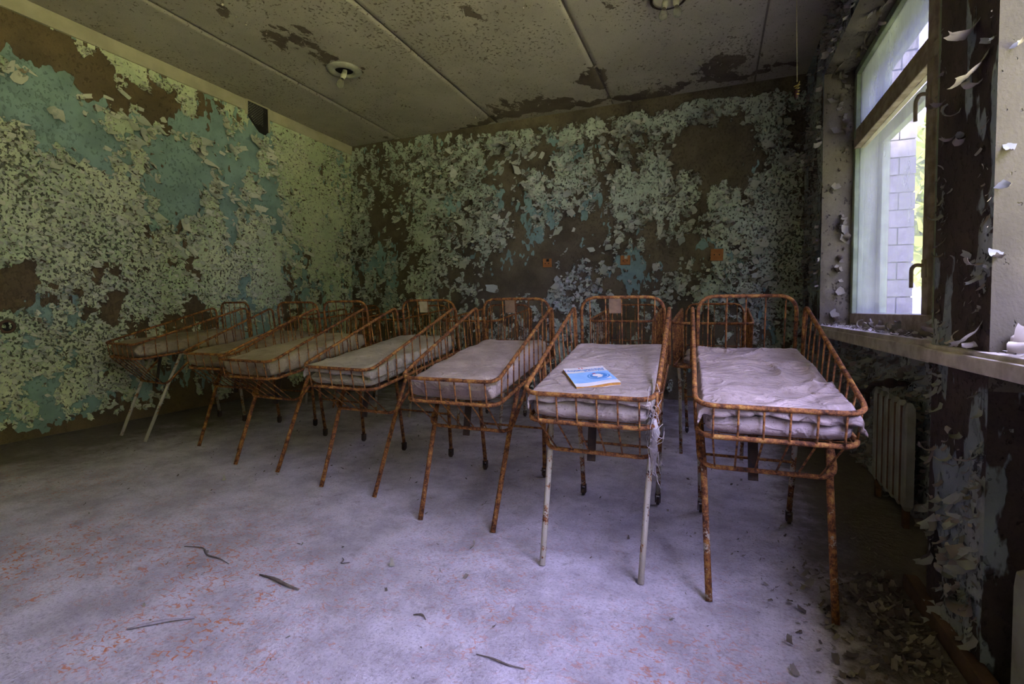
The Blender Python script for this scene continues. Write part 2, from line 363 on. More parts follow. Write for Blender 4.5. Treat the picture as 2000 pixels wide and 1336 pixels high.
# ------------------------------------------------------------------ painted wall panels
def panel(name, O, U, V, us, vsn, fields, mat, parent=None, relief=0.006):
    """grid on plane O + u*U + v*V, normal U x V; fields(u, v) -> f1, f2, f3"""
    U = np.array(U, float); V = np.array(V, float); N = np.cross(U, V)
    uu, vv = np.meshgrid(us, vsn, indexing='ij'); f1, f2, f3 = fields(uu, vv)
    st = lambda x: np.clip(x / 0.12 + 0.5, 0, 1)
    k1 = st(f1); curlm = np.clip(fbm(uu * 9, vv * 9, 2, 8) * 1.5 + 0.45, 0, 1)
    hgt = relief * (0.5 * k1 + 0.25 * st(f2) + 0.22 * fbm(uu * 45, vv * 45, 2, 5) * k1 + 1.25 * np.exp(-((f1 - 0.13) / 0.13) ** 2) * curlm)
    edge = np.minimum.reduce([uu - us[0], us[-1] - uu, vv - vsn[0], vsn[-1] - vv]); hgt = hgt * np.clip(edge / 0.03, 0, 1)
    P = np.array(O, float) + uu[..., None] * U + vv[..., None] * V + hgt[..., None] * N
    nu, nv = uu.shape; idx = np.arange(nu * nv).reshape(nu, nv)
    F = np.stack([idx[:-1, :-1], idx[1:, :-1], idx[1:, 1:], idx[:-1, 1:]], -1).reshape(-1, 4)
    me = mesh_np(name, P.reshape(-1, 3), F); attr(me, 'f1', f1); attr(me, 'f2', f2); attr(me, 'f3', f3)
    return link(name, me, mat, parent)

def flakes(name, O, U, V, pts, size, mat, parent, hang=0.75, lift=(0.15, 0.8), curl=(0.4, 2.6), seed=0, off=0.004):
    """curled paint chips rooted at pts (n x 2, panel coordinates)"""
    rs = np.random.RandomState(seed); U = np.array(U, float); V = np.array(V, float); N = np.cross(U, V); n = len(pts)
    phi = np.where(rs.rand(n) < hang, -math.pi / 2 + rs.normal(0, 0.7, n), rs.uniform(0, 2 * math.pi, n))
    d = np.cos(phi)[:, None] * U + np.sin(phi)[:, None] * V; e = np.cross(np.tile(N, (n, 1)), d)
    L = rs.uniform(*size, n) * rs.uniform(0.5, 1.3, n); W = L * rs.uniform(0.35, 1.0, n)
    base = np.array(O, float) + pts[:, :1] * U + pts[:, 1:] * V + off * N
    rows, cols = 4, 3; P = np.zeros((n, rows, cols, 3)); a = rs.uniform(*lift, n); k = rs.uniform(*curl, n) / (rows - 1)
    x = np.zeros(n); z = np.zeros(n); tip = rs.uniform(0.15, 1.0, n); skew = rs.uniform(-0.6, 0.6, n)
    for r in range(rows):
        t = r / (rows - 1); w = W * (1 - t * (1 - tip)) * (0.55 + 0.45 * min(1, 2 * t + 0.3))
        for c in range(cols):
            s = (c - 1) * 0.5; jit = rs.uniform(-0.12, 0.12, n) * L
            P[:, r, c] = base + (x + jit * t)[:, None] * d + (s * w + skew * L * t * 0.5)[:, None] * e + (z + abs(s) * 0.35 * w * t)[:, None] * N
        x = x + np.cos(a) * L / (rows - 1); z = z + np.sin(a) * L / (rows - 1); a = a + k
    q = np.arange(rows * cols).reshape(rows, cols)
    f = np.stack([q[:-1, :-1], q[1:, :-1], q[1:, 1:], q[:-1, 1:]], -1).reshape(-1, 4)
    F = (f[None] + (np.arange(n) * rows * cols)[:, None, None]).reshape(-1, 4)
    me = mesh_np(name, P.reshape(-1, 3), F); attr(me, 'rnd', np.repeat(rs.rand(n), rows * cols))
    o = link(name, me, mat, parent); o['kind'] = 'stuff'; return o

def pick(fields, us, vs_, n, rule, seed, keep_off=()):
    """random panel points accepted with probability rule(f1, f2, f3)"""
    rs = np.random.RandomState(seed); out = []
    tot = 0
    for _ in range(40):
        p = np.stack([rs.uniform(us[0], us[1], n), rs.uniform(vs_[0], vs_[1], n)], 1); f = fields(p[:, 0], p[:, 1])
        ok = rs.rand(n) < rule(f[0], f[1], f[2], p)
        for (a, b, ra, rb) in keep_off: ok &= ~((np.abs(p[:, 0] - a) < ra) & (np.abs(p[:, 1] - b) < rb))
        out.append(p[ok]); tot += ok.sum()
        if tot >= n: break
    return np.concatenate(out)[:n]

OFF_L = [(3.68, 2.87, 0.18, 0.20), (1.716, 0.80, 0.07, 0.09)]; OFF_B = [(-1.685, 1.42, 0.085, 0.10), (-0.847, 1.42, 0.085, 0.10), (0.015, 1.44, 0.10, 0.12)]
# large single curls that can be told apart: few shared meshes
def curl_mesh(seed, turns, taper):
    rs = random.Random(seed); rows, cols = 9, 6; V = []; F = []; a = 0.25; x = z = 0.0
    for r in range(rows):
        t = r / (rows - 1)
        for c in range(cols):
            s = c / (cols - 1) - 0.5; w = 0.62 * (1 - taper * t) + 0.05 * math.sin(c * 2.1 + seed)
            V.append((s * w + 0.18 * t * rs.uniform(0.8, 1.2) * (1 if seed % 2 else -1), -x + rs.uniform(-0.03, 0.03), z + 0.10 * t * (2 * s) ** 2 + rs.uniform(-0.012, 0.012)))
        x += math.cos(a) / (rows - 1); z += math.sin(a) / (rows - 1); a += turns / (rows - 1)
    for r in range(rows - 1):
        for c in range(cols - 1):
            i = r * cols + c; F.append((i, i + cols, i + cols + 1, i + 1))
    me = mesh_py('paint_curl', V, F, True)
    attr(me, 'rnd', [rs.random()] * len(V)); return me
CURLS = {}
def curl(kind, mat, parent, loc, nrm, down, size, name='paint_curl'):
    if (kind, mat) not in CURLS:
        me = curl_mesh(kind, [1.0, 2.4, 4.2, 1.7, 3.2, 5.6][kind % 6], [0.3, 0.5, 0.1, 0.75, 0.4, 0.05][kind % 6]); me.materials.append(M[mat]); CURLS[(kind, mat)] = me
    o = link(name, CURLS[(kind, mat)], None, parent)
    n = Vector(nrm).normalized(); y = -Vector(down); y = (y - n * y.dot(n)).normalized(); x = y.cross(n)
    m = Matrix((x, y, n)).transposed().to_4x4(); m.translation = Vector(loc); o.matrix_world = m @ Matrix.Diagonal((*([size] * 3 if not isinstance(size, tuple) else size), 1)); return o

# ---- left wall (u runs from the near end to the back corner along +Y, normal +X)
def grid(lo, mid, hi, coarse, fine): return np.concatenate([np.arange(lo, mid, coarse), np.arange(mid, hi, fine), [hi]])
def F_left(s, h):
    st = fbm(s * 5.5, h * 1.5, 4, 2); md = fbm(s * 2.4, h * 2.0, 5, 4)
    f1 = 0.10 + 0.55 * md + 0.55 * st + 0.5 * fbm(s * 11, h * 8, 3, 3)
    f1 = f1 + blobs(s, h, [(1.9, 2.70, 0.50, 0.13, -1.9), (2.45, 2.64, 0.35, 0.09, -1.3), (3.0, 2.66, 0.3, 0.07, -1.2), (2.75, 1.75, 0.12, 0.25, -0.9), (3.3, 2.3, 0.10, 0.25, -0.9), (2.5, 1.5, 0.10, 0.12, -1.2), (3.0, 1.35, 0.08, 0.16, -1.1), (4.2, 1.6, 0.10, 0.4, -0.9), (2.9, 0.85, 0.10, 0.16, -1.1), (1.75, 2.28, 0.42, 0.26, -1.7), (2.35, 2.2, 0.25, 0.32, -1.0),
        (2.9, 2.15, 0.12, 0.5, -0.9), (3.75, 2.2, 0.09, 0.4, -1.8), (3.35, 1.8, 0.2, 0.35, -0.6), (1.75, 1.75, 0.5, 0.22, 1.1), (2.1, 1.35, 0.5, 0.45, 0.8), (3.1, 1.25, 0.5, 0.4, 0.6),
        (4.3, 2.45, 0.6, 0.4, 0.9), (4.5, 1.9, 0.25, 0.6, 0.5), (1.85, 1.12, 0.12, 0.16, -1.5), (2.25, 1.05, 0.16, 0.2, -1.6), (2.15, 0.95, 0.25, 0.15, -0.7), (2.6, 0.75, 0.5, 0.25, -0.5), (3.2, 0.3, 1.2, 0.2, -0.7), (2.0, 0.55, 0.5, 0.35, 0.25)])
    f1 = f1 - np.clip((0.14 - h) / 0.14, 0, 1) * 1.2 + 0.42 * fbm(s * 30, h * 20, 3, 61)
    f2 = 0.30 + 0.7 * fbm(s * 3.0, h * 1.5, 4, 9) + 0.4 * fbm(s * 9, h * 6, 3, 10)
    f2 = f2 + blobs(s, h, [(1.95, 2.70, 0.55, 0.14, -2.3), (2.5, 2.63, 0.35, 0.10, -1.6), (2.5, 1.5, 0.10, 0.12, -1.4), (3.0, 1.35, 0.08, 0.16, -1.4), (2.9, 0.85, 0.10, 0.16, -1.3), (1.75, 2.28, 0.45, 0.27, 1.8), (2.35, 2.15, 0.3, 0.4, 1.2), (3.75, 2.1, 0.12, 0.6, 2.0), (1.85, 1.12, 0.15, 0.2, -2.0), (2.25, 1.05, 0.2, 0.22, -2.0), (1.8, 0.85, 0.5, 0.3, 0.3)])
    f2 = f2 - np.clip((0.2 - h) / 0.2, 0, 1) * 1.0 + 0.35 * fbm(s * 28, h * 14, 3, 62)
    f3 = 0.10 + 0.16 * fbm(s * 1.8, h * 1.6, 3, 6) + blobs(s, h, [(1.9, 1.5, 0.7, 0.7, 0.28), (2.6, 1.1, 0.9, 0.6, 0.22), (3.4, 1.5, 0.7, 0.6, 0.12), (2.0, 0.5, 0.8, 0.4, 0.22)])
    return f1, f2, f3
wl_u = grid(YF, 1.35, YB, 0.12, 0.0085); wl_v = np.arange(0, H + 0.001, 0.0085)
wall_left = panel('wall_left', (XL, 0, 0), (0, 1, 0), (0, 0, 1), wl_u, wl_v, F_left, M['paint_left'], relief=0.011); wall_left['kind'] = 'structure'
edge_rule = lambda w, b=0.0: (lambda f1, f2, f3, p: np.exp(-(f1 / w) ** 2) + b * (f1 > 0) * np.clip(f3 * 2.5, 0, 1))
pts = pick(F_left, (1.35, 5.05), (0.05, 2.86), 17000, lambda f1, f2, f3, p: np.exp(-((f1 - 0.12) / 0.15) ** 2) + 0.5 * (f1 > 0) * np.clip(f3 * 2.5, 0, 1), 5, OFF_L)
flakes('peeling_paint', (XL, 0, 0), (0, 1, 0), (0, 0, 1), pts, (0.011, 0.045), M['flake_left'], wall_left, 0.6, (0.2, 1.0), (0.2, 2.0), 21)
pts = pick(F_left, (1.4, 4.3), (1.4, 2.75), 460, lambda f1, f2, f3, p: np.exp(-(f1 / 0.2) ** 2), 6, OFF_L)
flakes('peeling_paint', (XL, 0, 0), (0, 1, 0), (0, 0, 1), pts, (0.045, 0.11), M['flake_left'], wall_left, 0.95, (0.05, 0.45), (0.2, 1.6), 22)

# ---- back wall (u runs along +X, normal -Y)
def F_back(s, h):
    st = fbm(s * 4.5, h * 1.6, 4, 12); md = fbm(s * 1.7, h * 1.5, 5, 14)
    f1 = -0.36 + 0.55 * md + 0.50 * st + 0.55 * fbm(s * 11, h * 8, 3, 17)
    f1 = f1 + blobs(s, h, [(-0.25, 1.95, 0.45, 0.5, 0.75), (-0.75, 2.05, 0.42, 0.35, 0.85), (-1.45, 2.3, 0.5, 0.25, 0.6), (-1.75, 1.9, 0.25, 0.3, 0.5), (-2.55, 1.9, 0.3, 0.5, 0.7), (-3.2, 1.6, 0.22, 0.6, 0.8),
        (0.3, 1.7, 0.35, 0.5, 0.9), (0.6, 1.9, 0.2, 0.8, 0.7), (0.0, 1.1, 0.15, 0.35, 0.7), (-0.5, 1.2, 0.14, 0.3, 0.6), (-1.5, 1.15, 0.12, 0.35, 0.6), (-0.15, 2.35, 0.3, 0.2, -1.0), (-0.05, 1.55, 0.22, 0.35, -0.5), (-0.55, 1.55, 0.25, 0.3, -0.9), (-1.95, 1.35, 0.4, 0.3, -0.7),
        (-1.3, 1.55, 0.3, 0.4, -0.5), (-3.9, 2.2, 0.4, 0.5, -0.35), (-2.2, 2.35, 0.2, 0.3, -0.5), (0.55, 0.8, 0.3, 0.3, 0.4), (0.12, 2.2, 0.25, 0.22, -0.9)])
    top = 2.885 + 0.04 * fbm(s * 3, h * 0, 3, 15) + 0.10 * np.clip((-2.3 - s) / 0.8, 0, 1)
    f1 = f1 + np.exp(-((h - (top - 0.10)) / 0.10) ** 2) * np.clip((s + 3.2) / 2.5, 0.3, 1.0) * 0.9 - np.clip((h - top) / 0.03, 0, 1) * 2.0
    f1 = f1 + np.clip((-3.9 - s) / 0.4, 0, 1) * 0.4 + 0.60 * fbm(s * 27, h * 17, 3, 63)
    f2 = -0.68 + 0.65 * fbm(s * 2.6, h * 1.2, 4, 19) + 0.4 * fbm(s * 9, h * 5, 3, 20) + blobs(s, h, [(-2.85, 2.1, 0.16, 0.3, 1.4), (-2.35, 2.25, 0.2, 0.2, 1.1), (-1.85, 1.95, 0.3, 0.4, 0.8), (-4.1, 1.4, 0.5, 0.5, 0.7), (-1.0, 1.25, 0.2, 0.25, 0.6), (-1.3, 2.5, 0.7, 0.12, 0.7), (0.05, 1.42, 0.14, 0.10, 2.0), (-1.3, 1.8, 0.15, 0.3, 0.9)])
    f2 = f2 - np.clip((h - top) / 0.03, 0, 1) * 2.0 + 0.4 * fbm(s * 26, h * 14, 3, 64)
    f3 = 0.20 + 0.16 * fbm(s * 2, h * 2, 3, 16) + blobs(s, h, [(0.5, 2.0, 0.5, 0.9, 0.2)])
    return f1, f2, f3
wb_u = np.arange(XL, XR + 0.10, 0.0085); wall_back = panel('wall_back', (0, YB, 0), (1, 0, 0), (0, 0, 1), wb_u, wl_v, F_back, M['paint_back'], relief=0.013); wall_back['kind'] = 'structure'
pts = pick(F_back, (XL, XR), (0.05, 2.88), 19000, lambda f1, f2, f3, p: np.exp(-((f1 - 0.10) / 0.16) ** 2) + 0.2 * (f1 > 0) * np.clip(f3 * 2.5, 0, 1), 7, OFF_B)
flakes('peeling_paint', (0, YB, 0), (1, 0, 0), (0, 0, 1), pts, (0.013, 0.055), M['flake_back'], wall_back, 0.75, (0.2, 1.0), (0.3, 2.4), 23)
pts = pick(F_back, (-3.2, XR), (1.0, 2.80), 900, lambda f1, f2, f3, p: np.exp(-(f1 / 0.2) ** 2) * (0.4 + 0.6 * (p[:, 1] > 2.4)), 8, OFF_B)
flakes('peeling_paint', (0, YB, 0), (1, 0, 0), (0, 0, 1), pts, (0.05, 0.12), M['flake_back'], wall_back, 0.9, (0.1, 0.7), (0.3, 2.4), 24)

# ---- wall behind the camera and outer backing
w = MB().box(XL - 0.2, XO, YF - 0.2, YF, -0.1, H + 0.1).obj('wall_front', M['trim']); w['kind'] = 'structure'
MB().box(XL - 0.25, XL - 0.012, YF - 0.2, YB + 0.2, -0.1, H + 0.2).obj('wall_core', M['core'], wall_left)
MB().box(XL - 0.2, XO, YB + 0.012, YB + 0.25, -0.1, H + 0.2).obj('wall_core', M['core'], wall_back)

# ---- right wall with two window openings
def F_right(seed, bias=0.0, aq=0.0, lo=0.0):
    def f(u, v):
        f1 = bias + 0.6 * fbm(u * 4, v * 2, 4, seed) + 0.5 * fbm(u * 9, v * 5, 4, seed + 1) + lo * np.clip(0.9 - v, 0, 1)
        return f1, aq + 0.7 * fbm(u * 6, v * 2.2, 4, seed + 2), 0.2 + 0.15 * fbm(u * 4, v * 4, 2, seed + 3)
    return f
def F_plain(seed, bias):
    def f(u, v):
        return bias + 0.5 * fbm(u * 2.2, v * 1.6, 5, seed), 0.3 + 0.5 * fbm(u * 3, v * 2, 4, seed + 1), 0.02 + 0.1 * fbm(u * 5, v * 5, 3, seed + 2)
    return f
wall_right = empty('wall_right', (XR, 2.5, 0)); wall_right['kind'] = 'structure'
wall_right_inv = Matrix.Translation((-XR, -2.5, 0))
def to_right(o): o.parent = wall_right; o.matrix_parent_inverse = wall_right_inv; return o
rng = lambda a, b, st=0.012: np.linspace(a, b, max(2, int((b - a) / st) + 1))
# normals -X: U = -Y
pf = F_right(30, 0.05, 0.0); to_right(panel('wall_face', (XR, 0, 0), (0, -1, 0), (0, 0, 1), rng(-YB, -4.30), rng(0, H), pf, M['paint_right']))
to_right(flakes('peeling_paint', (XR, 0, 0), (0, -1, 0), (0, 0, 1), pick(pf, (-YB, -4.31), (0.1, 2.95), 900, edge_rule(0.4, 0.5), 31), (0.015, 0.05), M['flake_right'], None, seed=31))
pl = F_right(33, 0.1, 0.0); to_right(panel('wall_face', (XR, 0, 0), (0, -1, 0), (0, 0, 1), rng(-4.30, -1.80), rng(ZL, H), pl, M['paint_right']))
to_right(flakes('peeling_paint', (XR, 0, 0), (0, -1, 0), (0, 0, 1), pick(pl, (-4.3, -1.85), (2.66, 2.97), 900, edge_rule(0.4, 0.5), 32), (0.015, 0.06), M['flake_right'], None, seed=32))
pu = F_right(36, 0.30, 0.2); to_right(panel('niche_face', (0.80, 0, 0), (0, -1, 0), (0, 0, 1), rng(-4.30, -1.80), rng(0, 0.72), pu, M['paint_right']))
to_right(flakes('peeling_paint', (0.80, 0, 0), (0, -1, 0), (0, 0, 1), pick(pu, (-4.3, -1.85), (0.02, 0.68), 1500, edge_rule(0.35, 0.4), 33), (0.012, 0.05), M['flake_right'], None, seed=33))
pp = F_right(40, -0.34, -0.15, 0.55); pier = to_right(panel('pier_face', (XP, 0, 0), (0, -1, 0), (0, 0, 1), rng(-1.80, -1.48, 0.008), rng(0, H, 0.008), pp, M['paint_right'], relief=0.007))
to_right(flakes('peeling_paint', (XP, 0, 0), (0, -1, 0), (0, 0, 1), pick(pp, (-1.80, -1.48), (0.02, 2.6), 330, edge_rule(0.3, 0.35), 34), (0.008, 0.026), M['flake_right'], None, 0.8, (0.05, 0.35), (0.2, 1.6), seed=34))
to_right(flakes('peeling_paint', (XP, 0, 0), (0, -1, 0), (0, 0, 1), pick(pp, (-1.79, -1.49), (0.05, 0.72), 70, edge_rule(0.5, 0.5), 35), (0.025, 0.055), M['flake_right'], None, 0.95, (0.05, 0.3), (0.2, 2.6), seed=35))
# reveals, normals -Y: U = +X
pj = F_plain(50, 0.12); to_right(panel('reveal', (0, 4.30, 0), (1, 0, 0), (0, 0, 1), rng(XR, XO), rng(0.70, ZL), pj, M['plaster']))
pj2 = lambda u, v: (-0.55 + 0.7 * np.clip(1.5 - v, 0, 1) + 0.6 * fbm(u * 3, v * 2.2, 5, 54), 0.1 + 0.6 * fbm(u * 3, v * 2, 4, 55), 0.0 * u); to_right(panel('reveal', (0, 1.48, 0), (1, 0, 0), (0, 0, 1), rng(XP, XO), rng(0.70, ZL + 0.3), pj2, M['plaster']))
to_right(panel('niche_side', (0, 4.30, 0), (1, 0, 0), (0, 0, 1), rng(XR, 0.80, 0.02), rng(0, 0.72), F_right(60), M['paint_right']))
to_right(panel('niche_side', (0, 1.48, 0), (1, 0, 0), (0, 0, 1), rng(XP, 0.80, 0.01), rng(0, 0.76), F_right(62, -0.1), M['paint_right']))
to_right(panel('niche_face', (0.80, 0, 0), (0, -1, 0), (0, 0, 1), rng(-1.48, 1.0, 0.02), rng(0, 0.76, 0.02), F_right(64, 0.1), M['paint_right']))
# soffit, normal -Z: U = Y, V = X
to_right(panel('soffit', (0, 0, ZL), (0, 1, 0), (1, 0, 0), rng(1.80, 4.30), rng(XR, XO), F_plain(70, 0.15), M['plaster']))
cores = [(XR + .012, XO, 4.312, YB + 0.012, -0.1, H + 0.1), (XR + .012, XO, 1.80, 4.312, ZL + .012, H + 0.1), (0.812, XO, 1.80, 4.312, -0.1, 0.70), (XP + .012, XO, 1.492, 1.80, -0.1, H + 0.1),
         (0.812, XO, -1.0, 1.492, -0.1, 0.742), (XP, XO, -1.0, 1.492, ZL, H + 0.1), (XP, XO, YF, -1.0, -0.1, H + 0.1)]
for c in cores: to_right(MB().box(*c).obj('wall_core', M['core']))

# ---- ceiling slabs with open joints
ceiling = empty('ceiling', (-1.8, 2, H)); ceiling['kind'] = 'structure'
cinv = Matrix.Translation((1.8, -2, -H))
CB = [(-0.05, 4.65, 0.35, 0.2, 1.3), (-0.9, 4.5, 0.3, 0.3, 0.9), (-1.6, 4.75, 0.25, 0.3, 1.0), (-2.0, 4.65, 0.2, 0.3, 0.9), (-0.75, 3.4, 0.2, 0.2, 1.0), (-1.15, 3.1, 0.15, 0.2, 0.9), (-1.55, 3.2, 0.12, 0.15, 0.9), (0.0, 3.6, 0.15, 0.2, 0.9),
      (-3.05, 2.75, 0.22, 0.7, 1.0), (-3.3, 3.1, 0.2, 0.4, 0.6), (-3.02, 3.62, 0.3, 0.12, 1.0), (-2.4, 4.2, 0.1, 0.4, 0.5), (-0.4, 4.1, 0.14, 0.12, 0.8), (-1.0, 4.95, 1.6, 0.10, 1.3), (-2.6, 5.02, 1.2, 0.07, 1.1), (-0.98, 4.2, 0.10, 0.6, 0.7), (-3.0, 4.0, 0.7, 0.5, 0.15), (0.3, 4.9, 0.4, 0.12, 0.7)]
def F_ceil(u, v):        # u = y, v = x  (normal -Z)
    st = 0.50 * fbm(v * 2.4, u * 1.8, 5, 72) + 0.30 * fbm(v * 9, u * 6, 3, 73) + blobs(v, u, CB)
    return 0.95 - st * 0.95 + 0.38 * fbm(u * 16, v * 30, 3, 76), np.full_like(u, -1.0), 0.12 + 0.16 * fbm(u * 2, v * 2, 3, 75)
XS = [XL - 0.02, -3.60, -2.30, -0.99, 0.32, XO]
for a, b in zip(XS[:-1], XS[1:]):
    g = 0.006
    o = panel('ceiling_slab', (0, 0, H), (0, 1, 0), (1, 0, 0), rng(YF, YB + 0.02, 0.03), np.concatenate([[a + g], rng(a + g + 0.012, b - g - 0.012, 0.03), [b - g]]), F_ceil, M['ceiling'], relief=0.004)
    V = np.zeros(len(o.data.vertices) * 3, np.float32); o.data.vertices.foreach_get('co', V); V = V.reshape(-1, 3)
    ed = (np.abs(V[:, 0] - (a + g)) < 1e-4) | (np.abs(V[:, 0] - (b - g)) < 1e-4); V[ed, 2] += 0.012; o.data.vertices.foreach_set('co', V.ravel())
    o.parent = ceiling; o.matrix_parent_inverse = cinv
o = MB().box(XL - 0.25, XO, YF - 0.2, YB + 0.25, H + 0.011, H + 0.25).obj('slab_core', M['core'], ceiling); o.matrix_parent_inverse = cinv
pts = pick(F_ceil, (1.5, 5.0), (-4.2, 0.6), 700, lambda f1, f2, f3, p: np.exp(-((f1 - 0.1) / 0.3) ** 2), 9)
o = flakes('peeling_paint', (0, 0, H), (0, 1, 0), (1, 0, 0), pts, (0.01, 0.035), M['ceiling'], ceiling, 0.2, (0.05, 0.4), (0.1, 1.0), 25); o.matrix_parent_inverse = cinv

# ---- floor
fx = np.arange(XL, XO, 0.03); fy = np.arange(YF, YB + 0.03, 0.03); gx, gy = np.meshgrid(fx, fy, indexing='ij')
gz = 0.0016 * fbm(gx * 3, gy * 3, 4, 80) + 0.0012 * fbm(gx * 14, gy * 9, 3, 81) - 0.001
idx = np.arange(gx.size).reshape(gx.shape); FF = np.stack([idx[:-1, :-1], idx[1:, :-1], idx[1:, 1:], idx[:-1, 1:]], -1).reshape(-1, 4)
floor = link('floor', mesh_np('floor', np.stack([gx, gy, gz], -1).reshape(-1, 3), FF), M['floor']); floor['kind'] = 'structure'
MB().box(XL - 0.25, XO, YF - 0.2, YB + 0.25, -0.2, -0.012).obj('floor_core', M['core'], floor)

# ---- cornice band and baseboard
t = MB().box(XL, XL + 0.022, YF, 3.545, 2.885, 2.995); t.box(XL, XL + 0.022, 3.81, YB, 2.885, 2.995)
o = t.obj('trim_1', M['trim']); tag(o, 'cream painted band along the top of the left wall', kind='structure')
o = MB().box(XP - 0.028, XP + 0.01, 0.2, 1.90, 0.0, 0.05).obj('baseboard_right', M['board'], bevel=0.006); tag(o, 'brown wooden skirting at the foot of the pier', kind='structure')

# ------------------------------------------------------------------ windows
def frame_member(name, par, x0, x1, y0, y1, z0, z1, mat='wood', bev=0.006):
    return MB().box(x0, x1, y0, y1, z0, z1).obj(name, M[mat], par, bevel=bev)
win1 = empty('window_1', (0, 0, 0)); tag(win1, 'tall double timber window with grimy panes, second window from the camera', kind='structure')
xa, xb = 0.925, 0.985
frame_member('bottom_rail', win1, xa, xb, 1.80, 4.295, 0.781, 0.868)
frame_member('top_rail', win1, xa, xb, 1.80, 4.295, 2.585, 2.635, 'wood_pale')
frame_member('transom', win1, xa - 0.012, xb, 1.80, 4.235, 2.052, 2.118)
frame_member('upper_sash_rail', win1, xa, xb, 2.922, 4.235, 2.126, 2.19)
frame_member('side_stile', win1, xa, xb, 4.238, 4.298, 0.868, 2.585, 'wood_pale')
frame_member('sash_stile', win1, xa - 0.010, xb, 2.84, 2.922, 0.868, 2.585)
frame_member('mullion', win1, xa, xb + 0.1, 2.735, 2.836, 0.868, 2.585)
frame_member('sash_stile', win1, xa, xb, 1.80, 1.87, 0.868, 2.585)
frame_member('cover_strip', win1, xa - 0.03, xa, 2.685, 2.73, 0.80, 2.60, 'wood_pale')
MB().box(0.952, 0.957, 2.922, 4.238, 0.868, 2.052).obj('pane', M['glass'], win1)
MB().box(0.952, 0.957, 2.922, 4.238, 2.19, 2.585).obj('pane', M['glass_top'], win1)
xc, xd = 1.075, 1.12
frame_member('outer_bottom_rail', win1, xc, xd, 1.80, 4.295, 0.781, 0.87, 'wood_pale')
frame_member('outer_top_rail', win1, xc, xd, 1.80, 4.295, 2.55, 2.635, 'wood_pale')
frame_member('outer_transom', win1, xc, xd, 1.80, 4.22, 2.07, 2.16, 'wood_pale')
frame_member('outer_side_stile', win1, xc, xd, 4.19, 4.298, 0.87, 2.55, 'wood_pale')
frame_member('jamb_lining', win1, xb + 0.002, xc - 0.002, 4.272, 4.298, 0.785, 2.63, 'wood_pale')
frame_member('head_lining', win1, xb + 0.002, xc - 0.002, 1.82, 4.27, 2.60, 2.632, 'wood_pale')
MB().box(0.952, 0.957, 1.87, 2.735, 0.868, 2.052).obj('pane', M['glass_unseen_dim'], win1)  # unseen half of the window, dimmed to leave a darker band on the floor
MB().box(0.952, 0.957, 1.87, 2.735, 2.118, 2.585).obj('pane', M['glass_unseen_dim'], win1)
for hz in (1.90, 1.10):
    h = MB().box(xa - 0.017, xa - 0.010, 2.86, 2.905, hz - 0.055, hz + 0.03); h.tube(fillet([(xa - 0.012, 2.883, hz), (xa - 0.045, 2.885, hz + 0.006), (xa - 0.046, 2.935, hz - 0.01), (xa - 0.04, 2.95, hz - 0.10)], 0.02), 0.009, 8)
    h.obj('handle', M['wood'], win1, True)
MB().box(0.722, 0.93, 1.81, 4.36, 0.735, 0.78).obj('window_sill', M['sill'], win1, bevel=0.006)
MB().box(0.712, 0.735, 1.81, 4.36, 0.70, 0.757).obj('sill_nosing', M['sill'], win1, bevel=0.006)
win2 = empty('window_2', (0, 0, 0)); tag(win2, 'window opening nearest the camera with unglazed frame and thick sill', kind='structure')
MB().box(0.578, 0.93, -1.0, 1.81, 0.765, 0.792).obj('window_sill', M['sill'], win2, bevel=0.005)
MB().box(0.566, 0.60, -1.0, 1.81, 0.741, 0.780).obj('sill_nosing', M['sill'], win2, bevel=0.006)
frame_member('bottom_rail', win2, xa, xb, -1.0, 1.475, 0.792, 0.87); frame_member('top_rail', win2, xa, xb, -1.0, 1.475, 2.57, 2.635)
frame_member('side_stile', win2, xa, xb, 1.41, 1.475, 0.87, 2.57); frame_member('side_stile', win2, xa, xb, -0.995, -0.93, 0.87, 2.57)
frame_member('mullion', win2, xa, xb, 0.42, 0.52, 0.87, 2.57)

# large paint curls on pier, reveals and soffit (each its own piece)
def rcurl(*a, **k): return to_right(curl(*a, **k))
for (k, y, z, s) in [(3, 1.594, 1.60, 0.085), (0, 1.537, 1.50, 0.085), (2, 1.56, 1.45, 0.045), (2, 1.651, 1.42, 0.07), (5, 1.625, 1.33, 0.055), (1, 1.683, 1.36, 0.04), (1, 1.764, 1.48, 0.04), (1, 1.75, 1.16, 0.04), (4, 1.736, 1.05, 0.035), (0, 1.722, 1.09, 0.035), (4, 1.51, 1.01, 0.045), (0, 1.50, 0.98, 0.045), (0, 1.511, 0.86, 0.08), (2, 1.598, 0.57, 0.05), (5, 1.672, 0.32, 0.05), (0, 1.53, 0.31, 0.06), (2, 1.58, 0.26, 0.055), (5, 1.586, 0.15, 0.065), (2, 1.55, 0.16, 0.07), (4, 1.515, 0.16, 0.07), (1, 1.653, 0.50, 0.045), (4, 1.751, 0.50, 0.05), (1, 1.723, 0.34, 0.05), (3, 1.50, 0.55, 0.06), (2, 1.633, 0.19, 0.05)]:
    rcurl(k, 'flake_right', None, (XP - 0.004, y, z), (-1, rnd.uniform(-.3, .3), 0.1), (0, rnd.uniform(-.5, .5), -1), s)
for i in range(26):
    z = rnd.uniform(0.85, 2.6); rcurl(rnd.choice([0, 1, 3, 4]), 'flake_pale', None, (rnd.uniform(0.83, 0.915), 4.295, z), (rnd.uniform(-.3, .3), -1, 0), (-1, 0, rnd.uniform(-.9, .3)), rnd.uniform(0.04, 0.12))
